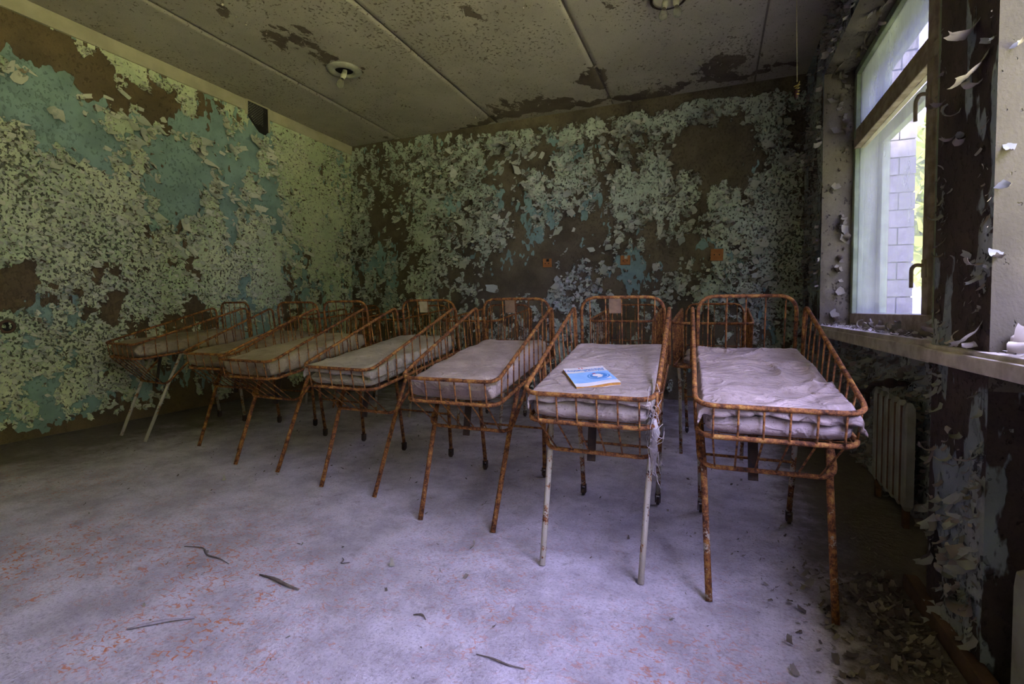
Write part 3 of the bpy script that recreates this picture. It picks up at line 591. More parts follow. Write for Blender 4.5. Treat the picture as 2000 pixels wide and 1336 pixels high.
for i in range(22):
    rcurl(rnd.choice([0, 1, 3, 4]), 'flake_pale', None, (rnd.uniform(0.82, 0.915), rnd.uniform(2.6, 4.28), ZL - 0.004), (rnd.uniform(-.3, .3), 0, -1), (-1, rnd.uniform(-.6, .6), 0), rnd.uniform(0.05, 0.13))
for i in range(4):
    rcurl(rnd.choice([0, 1, 3, 4]), 'flake_right', None, (rnd.uniform(0.60, 0.63), 1.478, rnd.uniform(0.85, 2.2)), (-0.3, -1, 0), (rnd.uniform(-.3, 1), 0, -.6), rnd.uniform(0.03, 0.07))
for i in range(12):
    rcurl(rnd.choice([0, 1, 3, 4]), 'flake_right', None, (0.796, rnd.uniform(1.95, 2.35), rnd.uniform(0.1, 0.66)), (-1, rnd.uniform(-.3, .3), 0), (0, rnd.uniform(-.4, .4), -1), rnd.uniform(0.04, 0.10))
# curls and chips that dropped onto the sills
for i, (x, y, s, k) in enumerate([(0.582, 1.68, 0.03, 0), (0.580, 1.60, 0.035, 1), (0.583, 1.53, 0.03, 5), (0.62, 1.45, 0.05, 1), (0.61, 1.39, 0.06, 3), (0.60, 1.33, 0.055, 5), (0.67, 1.36, 0.06, 0), (0.66, 1.44, 0.07, 5), (0.60, 1.28, 0.05, 4), (0.72, 1.42, 0.06, 1)]):
    a = rnd.uniform(0, 6.28); o = curl(k, 'flake_sill', None, (x, y, 0.799), (rnd.uniform(-.35, .35), rnd.uniform(-.35, .35), 1), (math.cos(a), math.sin(a), 0), s * 1.25, 'paint_flake')
    tag(o, 'pale curled paint flake fallen on the sill nearest the camera', 'paint flake', 'paint flakes on the near sill')
o = curl(0, 'flake_sill', None, (0.80, 2.30, 0.800), (0.1, -0.2, 1), (-0.3, -1, 0), (0.19, 0.10, 0.05), 'paint_flake'); tag(o, 'large flat white paint flake at the pier end of the far sill', 'paint flake')
for i in range(24):
    a = rnd.uniform(0, 6.28); o = curl(rnd.choice([1, 2, 4, 5, 0]), 'flake_pale', None, (rnd.uniform(0.75, 0.91), rnd.uniform(2.0, 3.6), 0.784), (0, 0, 1), (math.cos(a), math.sin(a), 0), rnd.uniform(0.025, 0.075), 'paint_flake')
    tag(o, 'small curled paint flake among the debris on the far sill', 'paint flake', 'paint flakes on the far sill')
def debris(name, n, xr, yr, z, size, mat, seed, dens=None, parent=None):
    rs = np.random.RandomState(seed); P = np.stack([rs.uniform(*xr, n * 3), rs.uniform(*yr, n * 3)], 1)
    if dens is not None: P = P[rs.rand(len(P)) < dens(P[:, 0], P[:, 1])]
    return flakes(name, (0, 0, z), (1, 0, 0), (0, 1, 0), P[:n], size, M[mat], parent, 0.0, (0.0, 0.35), (0.1, 1.4), seed, 0.001)
o = debris('sill_crumbs', 700, (0.73, 0.92), (1.9, 4.25), 0.781, (0.008, 0.03), 'flake_pale', 41); tag(o, 'fine paint crumbs scattered over the far window sill', 'paint crumbs', kind='stuff')
o = debris('sill_crumbs', 160, (0.59, 0.92), (1.0, 1.78), 0.793, (0.008, 0.03), 'flake_pale', 42); tag(o, 'fine paint crumbs scattered over the near window sill', 'paint crumbs', kind='stuff')

# ------------------------------------------------------------------ cots
class Frame:                      # tilted basket: (l, a, v) = across, along from foot, up from tray
    def __init__(s, foot, tilt): s.f = foot; s.c = math.cos(R(tilt)); s.s = math.sin(R(tilt))
    def __call__(s, l, a, v): return Vector((l, s.f[0] + a * s.c - v * s.s, s.f[1] + a * s.s + v * s.c))
CACHE = {}
def cot_meshes(key, foot, tilt, L, foot_h, head_h, peak_h, apron, legs):
    """list of (name, mesh) built once for each cot pattern"""
    if key in CACHE: return CACHE[key]
    B = Frame(foot, tilt); out = []; w, wa, r, rb = 0.215, 0.191, 0.0078, 0.0032
    def T(name, path, rad, n=8, under=None): m = MB().tube(path, rad, n).mesh(name, True); m.materials.append(M['rust']); out.append((name, m, under))
    rail = [B(-w, L - 0.03, 0), B(-w, L - 0.03, peak_h), B(-w, -0.01, foot_h), B(w, -0.01, foot_h), B(w, L - 0.03, peak_h), B(w, L - 0.03, 0)]
    T('top_rail', fillet(rail, [0.05, 0.06, 0.06, 0.05]), r)
    T('head_frame', fillet([B(-wa, L, 0), B(-wa, L, head_h), B(wa, L, head_h), B(wa, L, 0)], 0.075), r)
    tr = [B(0, L, 0), B(-w + .008, L, 0), B(-w + .008, 0, 0), B(w - .008, 0, 0), B(w - .008, L, 0), B(0, L, 0)]
    T('tray_frame', fillet(tr, [0.03, 0.06, 0.06, 0.03]), r)
    T('cross_rail', [B(-wa, L, 0.075), B(wa, L, 0.075)], 0.004, 6, 'head_frame')
    for i in range(5): x = -0.15 + 0.075 * i; T('bar', [B(x, L, 0), B(x, L, head_h)], rb, 6, 'head_frame')
    n = 11
    for sgn in (-1, 1):
        for i in range(n):
            a = 0.045 + (L - 0.03 - 0.09) * i / (n - 1); t = (a + 0.01) / (L - 0.03 + 0.01)
            T('bar', [B(sgn * (w - .008), a, 0), B(sgn * w, a, foot_h + (peak_h - foot_h) * t)], rb, 6, 'top_rail')
    if apron:
        au, az = apron
        T('apron_rail', fillet([B(-w + .01, 0.40, 0), Vector((-0.195, au, az)), Vector((0.195, au, az)), B(w - .01, 0.40, 0)], 0.05), r)
        for i in range(6):
            x = -0.165 + 0.066 * i; T('bar', [B(x, -0.01, foot_h), B(x, -0.004, 0), Vector((x * 0.9, au, az))], rb, 6, 'apron_rail')
        m = MB(); m.add([(x, y, z) for (y, z) in ((0.20, foot[1] + 0.03), (0.16, 0.335)) for x in (-0.045, -0.015)] + [(x, y + 0.008, z) for (y, z) in ((0.20, foot[1] + 0.03), (0.16, 0.335)) for x in (-0.045, -0.015)],
              [(0, 1, 3, 2), (4, 6, 7, 5), (0, 2, 6, 4), (1, 5, 7, 3), (0, 4, 5, 1), (2, 3, 7, 6)]); m.box(-0.075, 0.01, 0.18, 0.225, foot[1] + 0.012, foot[1] + 0.028)
        mm = m.mesh('tilt_strut'); mm.materials.append(M['iron']); out.append(('tilt_strut', mm, None))
    else:
        for i in range(5): x = -0.15 + 0.075 * i; T('bar', [B(x, -0.01, foot_h), B(x, 0, 0)], rb, 6, 'top_rail')
    (fu, ft, fl), (ru, rt) = legs
    for sgn in (-1, 1):
        zt = B(0, (ft - foot[0]) / B.c, -0.004).z
        T('front_leg', [(sgn * fl, fu, 0.0), (sgn * 0.182, fu + (ft - fu) * 0.68, zt * 0.68), (sgn * 0.195, ft, zt)], [0.0105, 0.0105, 0.009], 10)
    for sgn in (-1, 1):
        zt = B(0, (rt - foot[0]) / B.c, -0.004).z
        T('rear_leg', [(sgn * 0.172, ru, 0.045), (sgn * 0.19, rt, zt)], 0.0105, 10)
        c = MB(); x = sgn * 0.172
        for d in (-0.010, 0.010): c.box(x + d - 0.002, x + d + 0.002, ru - 0.011, ru + 0.011, 0.012, 0.052)
        c.box(x - 0.011, x + 0.011, ru - 0.011, ru + 0.011, 0.046, 0.052)
        V0 = len(c.V); 
        for d in (-0.006, 0.006):
            c.V += [(x + d, ru + 0.017 * math.cos(t), 0.0175 + 0.017 * math.sin(t)) for t in [k * math.pi / 6 for k in range(12)]]
        c.F += [(V0 + k, V0 + (k + 1) % 12, V0 + 12 + (k + 1) % 12, V0 + 12 + k) for k in range(12)] + [tuple(V0 + k for k in range(12)), tuple(V0 + 23 - k for k in range(12))]
        mm = c.mesh('caster'); mm.materials.append(M['iron']); out.append(('caster', mm, 'rear_leg'))
    zc = 0.27; yc = ru + (rt - ru) * 0.42
    T('leg_brace', [(-0.18, yc, zc), (0.18, yc, zc)], 0.006, 6)
    wm = MB()
    for i in range(13):
        a = 0.03 + (L - 0.05) * i / 12; wm.tube([B(-w + .01, a, 0.002), B(w - .01, a, 0.002)], 0.0016, 4, False)
    for i in range(9):
        x = -w + .02 + (2 * w - .04) * i / 8; wm.tube([B(x, 0.0, -0.002), B(x, L, -0.002)], 0.0016, 4, False)
    mm = wm.mesh('wire_mesh', True); mm.materials.append(M['rust']); out.append(('wire_mesh', mm, 'tray_frame'))
    CACHE[key] = (out, B); return CACHE[key]

def pad_mesh(B, a0, a1, hw, T, seed, rough=1.0):
    """stuffed pad with rounded edges and creases"""
    na, nr = 56, 56; rs = random.Random(seed); V = []; F = []
    cr = [(rs.uniform(-1.2, 1.2), rs.uniform(0, 6.28), rs.uniform(9, 26), rs.uniform(0.2, 1)) for _ in range(6)]
    for i in range(na + 1):
        t = -1 + 2 * i / na; e = (1 - abs(t) ** 9) ** (1 / 5.0) if abs(t) < 1 else 0.0
        a = (a0 + a1) / 2 + (a1 - a0) / 2 * t
        for k in range(nr):
            th = 2 * math.pi * k / nr; c, s = math.cos(th), math.sin(th)
            l = hw * (0.93 + 0.07 * e) * math.copysign(abs(c) ** 0.33, c); v = math.copysign(abs(s) ** 0.42, s) * T / 2 * e + T / 2
            if v > T * 0.3:
                q = sum(g * math.sin(f * (l * math.cos(ang) * 1.3 + a * math.sin(ang) + p)) for p, ang, f, g in cr)
                n = float(fbm(np.array([l * 9 + seed]), np.array([a * 7]), 3, seed)[0])
                v += rough * (0.0035 * math.copysign(abs(q) ** 1.5, q) * 0.4 + 0.008 * n) * min(1, (v - T * 0.3) / (T * 0.5))
                l += rough * 0.006 * float(fbm(np.array([a * 12 + seed]), np.array([v * 30]), 2, seed + 3)[0])
            a2 = a + rough * 0.008 * float(fbm(np.array([l * 14]), np.array([v * 25 + seed]), 2, seed + 7)[0])
            V.append(B(l, a2, v))
    for i in range(na):
        for k in range(nr):
            p = i * nr + k; q = i * nr + (k + 1) % nr; F.append((p, q, q + nr, p + nr))
    F.append(tuple(range(nr - 1, -1, -1))); F.append(tuple(na * nr + k for k in range(nr)))
    return mesh_py('mattress', V, F, True)

def sheet_mesh(B, a0, a1, hw, T, seed, drop_side, drop_foot, wr=1.0):
    """loose cover: lies on the pad and folds down over its edges"""
    ns, na = 84, 110; L = np.linspace(-hw - drop_side, hw + drop_side, ns); A = np.linspace(a0 - drop_foot, a1 + 0.03, na)
    l, a = np.meshgrid(L, A, indexing='ij')
    ql = np.clip(np.abs(l) - hw, 0, None); qa = np.clip(a0 - a, 0, None); qh = np.clip(a - a1, 0, None)
    hang = np.maximum.reduce([ql, qa * (1 + 0.35 * fbm(l * 9, a * 0, 3, seed)), qh]) + 0.4 * np.minimum(ql, qa)
    rs = np.random.RandomState(seed); wrk = 0.0
    for i in range(16):
        c = np.array([rs.uniform(-hw, hw), rs.uniform(a0, a1)]); an = rs.normal(0.35, 0.6); ln = rs.uniform(0.05, 0.22); wd = rs.uniform(0.006, 0.016)
        u = (l - c[0]) * math.cos(an) + (a - c[1]) * math.sin(an); t = -(l - c[0]) * math.sin(an) + (a - c[1]) * math.cos(an) + 0.02 * fbm(l * 8, a * 8, 2, seed + i)
        wrk = wrk + rs.uniform(0.002, 0.008) * np.exp(-(u / ln) ** 2) * np.exp(-np.abs(t) / wd)
    wrk = wrk * wr + 0.006 * wr * fbm(l * 6, a * 5, 4, seed + 2) + 0.004
    fold = 0.006 * wr * np.sin(a * 38 + 3 * fbm(a * 6, l * 0, 2, seed)) * np.clip(ql / 0.02, 0, 1) + 0.008 * wr * np.sin(l * 42 + 4 * fbm(l * 5, l * 0, 2, seed + 1)) * np.clip(qa / 0.02, 0, 1)
    ll = np.sign(l) * np.minimum(np.abs(l), hw + 0.006 * np.tanh(ql * 80)) + np.sign(l) * np.abs(fold) * (ql > 0); aa = np.where(a < a0, a0 - 0.004 - np.abs(fold), np.minimum(a, a1 + 0.004))
    v = T + wrk * np.exp(-hang * 30) - hang
    P = np.zeros((ns, na, 3)); P[..., 0] = ll; P[..., 1] = B.f[0] + aa * B.c - v * B.s; P[..., 2] = B.f[1] + aa * B.s + v * B.c
    idx = np.arange(ns * na).reshape(ns, na); F = np.stack([idx[:-1, :-1], idx[1:, :-1], idx[1:, 1:], idx[:-1, 1:]], -1).reshape(-1, 4)
    return mesh_np('sheet', P.reshape(-1, 3), F)

def make_cot(pos, yaw, key, spec, label, paint, group):
    parts, B = cot_meshes(key, **spec); root = empty('hospital_cot', (pos[0], pos[1], 0), R(yaw)); tag(root, label, 'cot', group)
    last = {}
    for name, me, under in parts:
        o = link(name, me, None, last[under] if under else root); last[name] = o; k = paint.get(name, paint.get('rest', 0.0)); o.color = (k, k, k, 1)
        if name == 'wire_mesh': o['kind'] = 'stuff'
        if name in ('front_leg', 'rear_leg'): o['label'] = 'tubular leg with chipped paint'
    return root, B
TILTED = dict(foot=(-0.05, 0.52), tilt=8.8, L=0.815, foot_h=0.098, head_h=0.31, peak_h=0.275, apron=(0.128, 0.378), legs=((0.0, 0.225, 0.167), (0.696, 0.61)))
GENTLE = dict(TILTED, foot=(-0.05, 0.565), tilt=5.6)
FLAT = dict(foot=(0.0, 0.56), tilt=0.0, L=0.80, foot_h=0.255, head_h=0.375, peak_h=0.345, apron=None, legs=((0.18, 0.25, 0.17), (0.74, 0.66)))
G1, G2 = 'cots of the front row', 'cots of the back row'
front = [  # x, y, yaw, pattern, label, leg paint, pad tint
    (0.162, 1.597, 3.0, 'rusty cot beside the radiator under the window, with creased grey sheet', dict(front_leg=0.22, rear_leg=0.32), (1.10, 1.02, 1.05)),
    (-0.378, 1.597, 1.9, 'rusty cot with the blue magazine on its grey sheet', dict(front_leg=0.40, rear_leg=0.33), (1.05, 1.0, 1.0)),
    (-0.977, 1.749, 1.8, 'rusty cot third from the window, pale pad with brown card at its head', dict(front_leg=0.0, rear_leg=0.03), (1.08, 1.0, 0.95)),
    (-1.654, 1.879, -1.4, 'rusty cot fourth from the window, rumpled cover and cream card at its head', dict(front_leg=0.02, rear_leg=0.05), (1.0, 1.0, 0.86)),
    (-2.376, 1.965, -1.2, 'rusty cot third from the left end of the front row, plump beige pad', dict(front_leg=0.0, rear_leg=0.05), (0.98, 0.92, 0.72)),
    (-2.943, 2.16, 4.3, 'rusty cot second from the left end of the front row, half hidden', dict(front_leg=0.0, rear_leg=0.18), (0.82, 0.74, 0.56)),
    (-3.717, 2.10, -6.7, 'leftmost cot with pale front legs beside the green wall', dict(front_leg=0.42, rear_leg=0.36), (0.80, 0.72, 0.55)),
]
Bs = []
for i, (x, y, yaw, lab, paint, tint) in enumerate(front):
    gentle = i == 6
    root, B = make_cot((x, y), yaw, 'gentle' if gentle else 'tilted', GENTLE if gentle else TILTED, lab, paint, G1); Bs.append((root, B))
    sheeted = i in (0, 1, 3)
    T = 0.085 if sheeted else 0.105
    pad = link('mattress', pad_mesh(B, 0.005, 0.775, 0.188, T, 100 + i, 1.0 if not sheeted else 0.6), M['cloth'], root); pad.color = (*tint, 1); pad['label'] = 'stuffed cloth mattress'
    if sheeted:
        sh = link('sheet', sheet_mesh(B, 0.008, 0.77, 0.190, T + 0.006, 200 + i, 0.045, 0.024, 1.7 if i == 0 else 0.9), M['cloth'], root); sh.color = (*[c * 1.04 for c in tint], 1); sh['label'] = 'creased dusty sheet'
        md = sh.modifiers.new('thick', 'SOLIDIFY'); md.thickness = 0.0015; md.offset = 1.0
    if i in (1, 2, 3):
        lx = -0.03; c = MB(); p = [B(lx - 0.028, 0.812, 0.235), B(lx + 0.028, 0.812, 0.235), B(lx + 0.028, 0.812, 0.305), B(lx - 0.028, 0.812, 0.305)]; q = [v + Vector((0, -0.002, 0)) for v in p]
        c.add(p + q, [(0, 3, 2, 1), (4, 5, 6, 7), (0, 1, 5, 4), (1, 2, 6, 5), (2, 3, 7, 6), (3, 0, 4, 7)])
        o = c.obj('name_card', M['card_pale'] if i == 3 else M['card'], root); o['label'] = 'blank cream card' if i == 3 else 'blank brown card'
# dusty web and rag wound round one corner of the magazine cot
root, B = Bs[1]
wb = MB(); rr = random.Random(9)
for k in range(70):
    z = rr.uniform(0.36, 0.66); u = 0.10 + (0.60 - z) * 0.1; p0 = Vector((0.20 + rr.uniform(-.012, .015), -0.02 + rr.uniform(-.03, .06) + max(0, 0.52 - z) * 0.6, z)); p1 = p0 + Vector((rr.uniform(-.02, .03), rr.uniform(-.05, .05), rr.uniform(-.07, .05)))
    mid = (p0 + p1) / 2 + Vector((rr.uniform(-.01, .01), rr.uniform(-.01, .01), -0.01)); wb.tube([p0, mid, p1], 0.0011, 3, False)
wb.tube([(0.205, -0.02, 0.545), (0.21, 0.0, 0.50), (0.20, 0.05, 0.46), (0.197, 0.09, 0.42), (0.195, 0.12, 0.37)], [0.008, 0.014, 0.010, 0.015, 0.009], 8)
o = wb.obj('cobweb', M['web'], root, True); o['kind'] = 'stuff'; o['label'] = 'grey dusty cobweb round the corner of the frame'

back = [
    (-0.015, 3.00, -1.0, 'bare-framed cot of the back row nearest the window, crumpled brown pad inside', True),
    (-0.60, 3.38, 1.0, 'empty back-row cot seen through the head of the magazine cot', False),
    (-1.60, 3.05, 2.0, 'empty back-row cot seen behind the third cot from the window', False),
    (-2.50, 3.22, 1.0, 'empty back-row cot seen behind the fourth cot from the window', False),
    (-3.38, 3.30, -2.0, 'empty back-row cot in the far left corner', False),
]
for i, (x, y, yaw, lab, pad) in enumerate(back):
    root, B = make_cot((x, y), yaw, 'flat', FLAT, lab, dict(front_leg=0.34, rear_leg=0.3), G2)
    if pad:
        o = link('mattress', pad_mesh(B, 0.14, 0.74, 0.17, 0.05, 300, 2.6), M['cloth'], root); o.color = (0.75, 0.66, 0.50, 1); o['label'] = 'crumpled dirty pad'

# ------------------------------------------------------------------ magazine on the second cot
def to_world(root, v): return Matrix.Translation(root.location) @ Matrix.Rotation(root.rotation_euler.z, 4, 'Z') @ v
root, B = Bs[1]
bw, bl, bt = 0.153, 0.228, 0.011
mag = empty('magazine'); tag(mag, 'worn blue and white magazine lying on the cot sheet', 'magazine')
cen = to_world(root, B(-0.026, 0.189, 0.085 + 0.013)); nrmw = Matrix.Rotation(root.rotation_euler.z, 3, 'Z') @ Vector((0, -B.s, B.c)); yw = Matrix.Rotation(root.rotation_euler.z + R(26.1), 3, 'Z') @ Vector((0, B.c, B.s)); yw = (yw - nrmw * yw.dot(nrmw)).normalized(); xw = yw.cross(nrmw)
mm = Matrix((xw, yw, nrmw)).transposed().to_4x4(); mm.translation = cen; mag.matrix_world = mm
def warp(x, y): return 0.0025 * math.sin(x * 30) * (1 - y / bl) + 0.004 * max(0, -x / bw)
def slab(name, z0, z1, mat, inset=0.0):
    V = []; F = []; n = 40
    for z in (z0, z1):
        for i in range(n + 1):
            x = -bw / 2 + inset + (bw - 2 * inset) * i / n
            for y in (-bl / 2 + inset, bl / 2 - inset): V.append((x, y, z + warp(x, y)))
    k = 2 * (n + 1)
    for i in range(n):
        a = 2 * i; F += [(a, a + 1, a + 3, a + 2), (k + a, k + a + 2, k + a + 3, k + a + 1), (a, a + 2, k + a + 2, k + a), (a + 1, k + a + 1, k + a + 3, a + 3)]
    F += [(0, k, k + 1, 1), (2 * n, 2 * n + 1, k + 2 * n + 1, k + 2 * n)]
    return link(name, mesh_py(name, V, F), mat, mag)
slab('back_cover', 0.0, 0.0006, M['paper']); slab('page_block', 0.0006, bt - 0.0006, M['pages'], 0.0012); cover = slab('front_cover', bt - 0.0006, bt, M['paper'])
def printed(name, poly, mat, dz=0.0004):
    """flat print following the cover"""
    bm = bmesh.new(); vs_ = [bm.verts.new((x, y, 0)) for x, y in poly]; bm.faces.new(vs_); bmesh.ops.triangulate(bm, faces=list(bm.faces))
    for _ in range(3): bmesh.ops.subdivide_edges(bm, edges=list(bm.edges), cuts=1)
    for v in bm.verts: v.co.z = bt + dz + 0.0003 + warp(v.co.x, v.co.y)
    bmesh.ops.recalc_face_normals(bm, faces=list(bm.faces))
    me = bpy.data.meshes.new(name); bm.to_mesh(me); bm.free(); return link(name, me, mat, cover)
ell = lambda cx, cy, rx, ry, n=28: [(cx + rx * math.cos(2 * math.pi * k / n), cy + ry * math.sin(2 * math.pi * k / n)) for k in range(n)]
band0, band1 = -bl / 2 + 0.034, bl / 2 - 0.072
printed('blue_band', [(-bw / 2 + .001, band0), (bw / 2 - .001, band0), (bw / 2 - .001, band1), (-bw / 2 + .001, band1)], M['ink_sky'])
ex, ey = 0.026, (band0 + band1) / 2 + 0.002
printed('emblem_ring', ell(ex, ey, 0.040, 0.040), M['ink_blue'], 0.0008); printed('emblem_ring', ell(ex, ey, 0.035, 0.035), M['ink_sky'], 0.0011); printed('emblem_disc', ell(ex, ey, 0.031, 0.031), M['ink_blue'], 0.0014)
prof = [(-.020, .012), (-.012, .020), (.002, .020), (.010, .012), (.012, .003), (.017, -.003), (.012, -.007), (.013, -.012), (.006, -.015), (.009, -.024), (-.012, -.024), (-.005, -.013), (-.014, -.006), (-.020, .002)]
printed('emblem_head', [(ex + x, ey + y) for x, y in prof], M['paper'], 0.0018); printed('emblem_mark', ell(ex - 0.010, ey + 0.028, 0.007, 0.004, 10), M['ink_red'], 0.0020)
def text(body, x, y, size, mat, name, align='LEFT', bold=0.0):
    cu = bpy.data.curves.new(name, 'FONT'); cu.body = body; cu.size = size; cu.align_x = align; cu.offset = bold; cu.resolution_u = 2
    t = bpy.data.objects.new('tmp', cu); COL.objects.link(t); dg = bpy.context.evaluated_depsgraph_get(); me = bpy.data.meshes.new_from_object(t.evaluated_get(dg)); bpy.data.objects.remove(t)
    for v in me.vertices: v.co.x += x; v.co.y += y; v.co.z = bt + 0.0009 + warp(v.co.x, v.co.y)
    me.name = name; me.materials.clear(); me.materials.append(mat); return link(name, me, None, cover)
text('11', -0.012, bl / 2 - 0.022, 0.022, M['ink_red'], 'issue_number', 'CENTER', 0.0006)
text('Медицинская', -0.004, bl / 2 - 0.046, 0.0225, M['ink_blue'], 'title_lettering', 'CENTER', 0.0006)
text('сестра', 0.030, bl / 2 - 0.064, 0.0225, M['ink_blue'], 'title_lettering', 'CENTER', 0.0006)
printed('rule_line', [(0.008, bl / 2 - 0.0185), (0.034, bl / 2 - 0.0185), (0.034, bl / 2 - 0.0175), (0.008, bl / 2 - 0.0175)], M['ink_grey']); 
text('1975', 0.058, bl / 2 - 0.020, 0.010, M['ink_red'], 'year_lettering', 'CENTER')
printed('rule_line', [(0.0, band0 - 0.012), (0.066, band0 - 0.012), (0.066, band0 - 0.0105), (0.0, band0 - 0.0105)], M['ink_grey'])

# ------------------------------------------------------------------ radiators and pipe
def radiator(name, label, x0, x1, ya, n, step, z0, z1):
    root = empty(name, (x1, ya, 0)); tag(root, label, 'radiator'); inv = Matrix.Translation((-x1, -ya, 0))
    me = None
    for i in range(n):
        y = ya + step * (i + 0.5)
        if me is None:
            b = MB(); P = [(x0 + 0.006, -step * 0.30), (x0, -step * 0.20), (x0, step * 0.20), (x0 + 0.006, step * 0.30), (x1, step * 0.30), (x1, -step * 0.30)]
            zs = [(z0 - 0.0, 0.5), (z0 + 0.02, 0.95), (z0 + 0.05, 1), (z1 - 0.05, 1), (z1 - 0.02, 0.95), (z1, 0.5)]; V = []; F = []
            for z, k in zs: V += [((x0 + x1) / 2 + (px - (x0 + x1) / 2) * k, py * k, z) for px, py in P]
            for r in range(len(zs) - 1):
                for c in range(6): F.append((r * 6 + c, r * 6 + (c + 1) % 6, (r + 1) * 6 + (c + 1) % 6, (r + 1) * 6 + c))
            F += [tuple(range(5, -1, -1)), tuple((len(zs) - 1) * 6 + c for c in range(6))]; b.add(V, F); me = b.mesh('section'); me.materials.append(M['radiator'])
        o = link('section', me, None, root); o.matrix_parent_inverse = inv; o.location = (0, y, 0)
    o = MB().box(x0 + 0.005, x1 - 0.006, ya + step * 0.5, ya + (n - 0.5) * step, z0 + 0.02, z1 - 0.02).obj('rusted_web', M['rustdark'], root); o.matrix_parent_inverse = inv; o['label'] = 'rust-brown grooves between sections'
    for y in (ya + 0.05, ya + n * step - 0.05):
        o = MB().box(x0 + 0.008, x1 - 0.004, y - 0.012, y + 0.012, 0.0, z0 + 0.01).obj('foot', M['rustdark'], root); o.matrix_parent_inverse = inv
radiator('radiator', 'grey ribbed radiator with rust streaks in the niche under the far window', 0.715, 0.748, 2.39, 6, 0.078, 0.075, 0.515)
radiator('radiator', 'low pale radiator at the right edge under the near sill', 0.600, 0.70, 0.25, 11, 0.104, 0.03, 0.348)
p = MB().tube(fillet([(0.75, 3.30, 0.44), (0.73, 3.10, 0.455), (0.72, 2.95, 0.48), (0.72, 2.86, 0.535), (0.72, 2.62, 0.568), (0.79, 2.61, 0.572)], 0.05), 0.013, 8); p.tube([(0.72, 2.96, 0.475), (0.72, 2.95, 0.40)], 0.010, 8); p.tube([(0.72, 2.645, 0.565), (0.72, 2.60, 0.572)], 0.022, 10)
o = p.obj('heating_pipe', M['iron'], None, True); tag(o, 'bent black heating pipe above the radiator', 'pipe')

# ------------------------------------------------------------------ sockets, vent, wall hole
def socket(x, z, s, label, broken):
    root = empty('wall_socket', (x, YB, z)); tag(root, label, 'socket', 'brown sockets on the back wall'); h = s / 2
    b = MB()
    if broken: b.box(-h, h, -0.030, -0.003, -h, h * 0.25); b.box(-h, -h * 0.25, -0.030, -0.003, h * 0.25, h); b.box(h * 0.45, h, -0.030, -0.003, h * 0.25, h * 0.95)
    else: b.box(-h, h, -0.032, -0.003, -h, h)
    b.obj('plate', M['bakelite'], root, bevel=0.003)
    for dx in (-0.2, 0.2):
        m = MB(); V = [(dx * s + r * math.cos(t), y, (0.0 if not broken else -0.08 * s) + r * math.sin(t)) for y in (-0.034, -0.028) for r in (0.006,) for t in [k * math.pi / 4 for k in range(8)]]
        m.add(V, [tuple(range(8)), tuple(range(15, 7, -1))] + [(k, 8 + k, 8 + (k + 1) % 8, (k + 1) % 8) for k in range(8)]); m.obj('pin_hole', M['black'], root)
    if broken: MB().box(-h * 0.22, h * 0.42, -0.022, -0.006, h * 0.27, h * 0.8).obj('inner_terminal', M['ceramic' if x > -1.2 else 'black'], root)
    root.rotation_euler = (0, R(2 if not broken else 0), 0)
socket(-1.685, 1.405, 0.095, 'broken brown socket on the back wall, leftmost of three', True)
socket(-0.847, 1.402, 0.098, 'broken brown socket with exposed terminal, middle of three on the back wall', True)
socket(0.015, 1.418, 0.112, 'intact square brown socket on the back wall nearest the window', False)
v = empty('vent_opening', (XL, 3.68, 2.85)); tag(v, 'black ventilation opening with wire grille high on the left wall', 'vent')
m = MB(); pr = [(-0.12, 0.135), (0.12, 0.135), (0.125, -0.10), (0.09, -0.14), (0.02, -0.13), (-0.06, -0.06), (-0.12, 0.0)]
m.add([(0.012, y, z) for y, z in pr] + [(0.022, y, z) for y, z in pr], [tuple(range(7, 14)), tuple(range(6, -1, -1))] + [(k, (k + 1) % 7, 7 + (k + 1) % 7, 7 + k) for k in range(7)]); m.obj('dark_hole', M['black'], v)
m = MB()
for y0, y1, z0, z1 in ((-0.135, 0.135, 0.135, 0.148), (-0.14, -0.122, 0.0, 0.148), (0.122, 0.14, -0.10, 0.148)): m.box(0.0, 0.034, y0, y1, z0, z1)
m.obj('vent_frame', M['trim'], v, bevel=0.003)
m = MB()
for k in range(-7, 8):
    for sg in (-1, 1):
        pt = []
        for t in np.linspace(-0.12, 0.06, 13):
            z = 0.04 + sg * (t + 0.03) * 1.0 + k * 0.026
            if -0.07 < z < 0.13 and z > -0.02 - (t + 0.10) * 0.8: pt.append((0.027, t, z))
        if len(pt) > 1: m.tube([pt[0], pt[-1]], 0.0008, 4, False)
m.obj('wire_grille', M['dish'], v)
jb = empty('wall_box', (XL, 1.716, 0.781)); tag(jb, 'round rusty-rimmed hole in the left wall', 'wall hole'); jb.rotation_euler = (0, R(90), 0)
MB().lathe([(0.030, 0.004), (0.030, 0.020), (0.040, 0.022), (0.046, 0.016), (0.046, 0.0)], 20).obj('rim', M['board'], jb, True)
MB().lathe([(0.0, 0.009), (0.031, 0.009)], 20).obj('dark_hole', M['black'], jb)

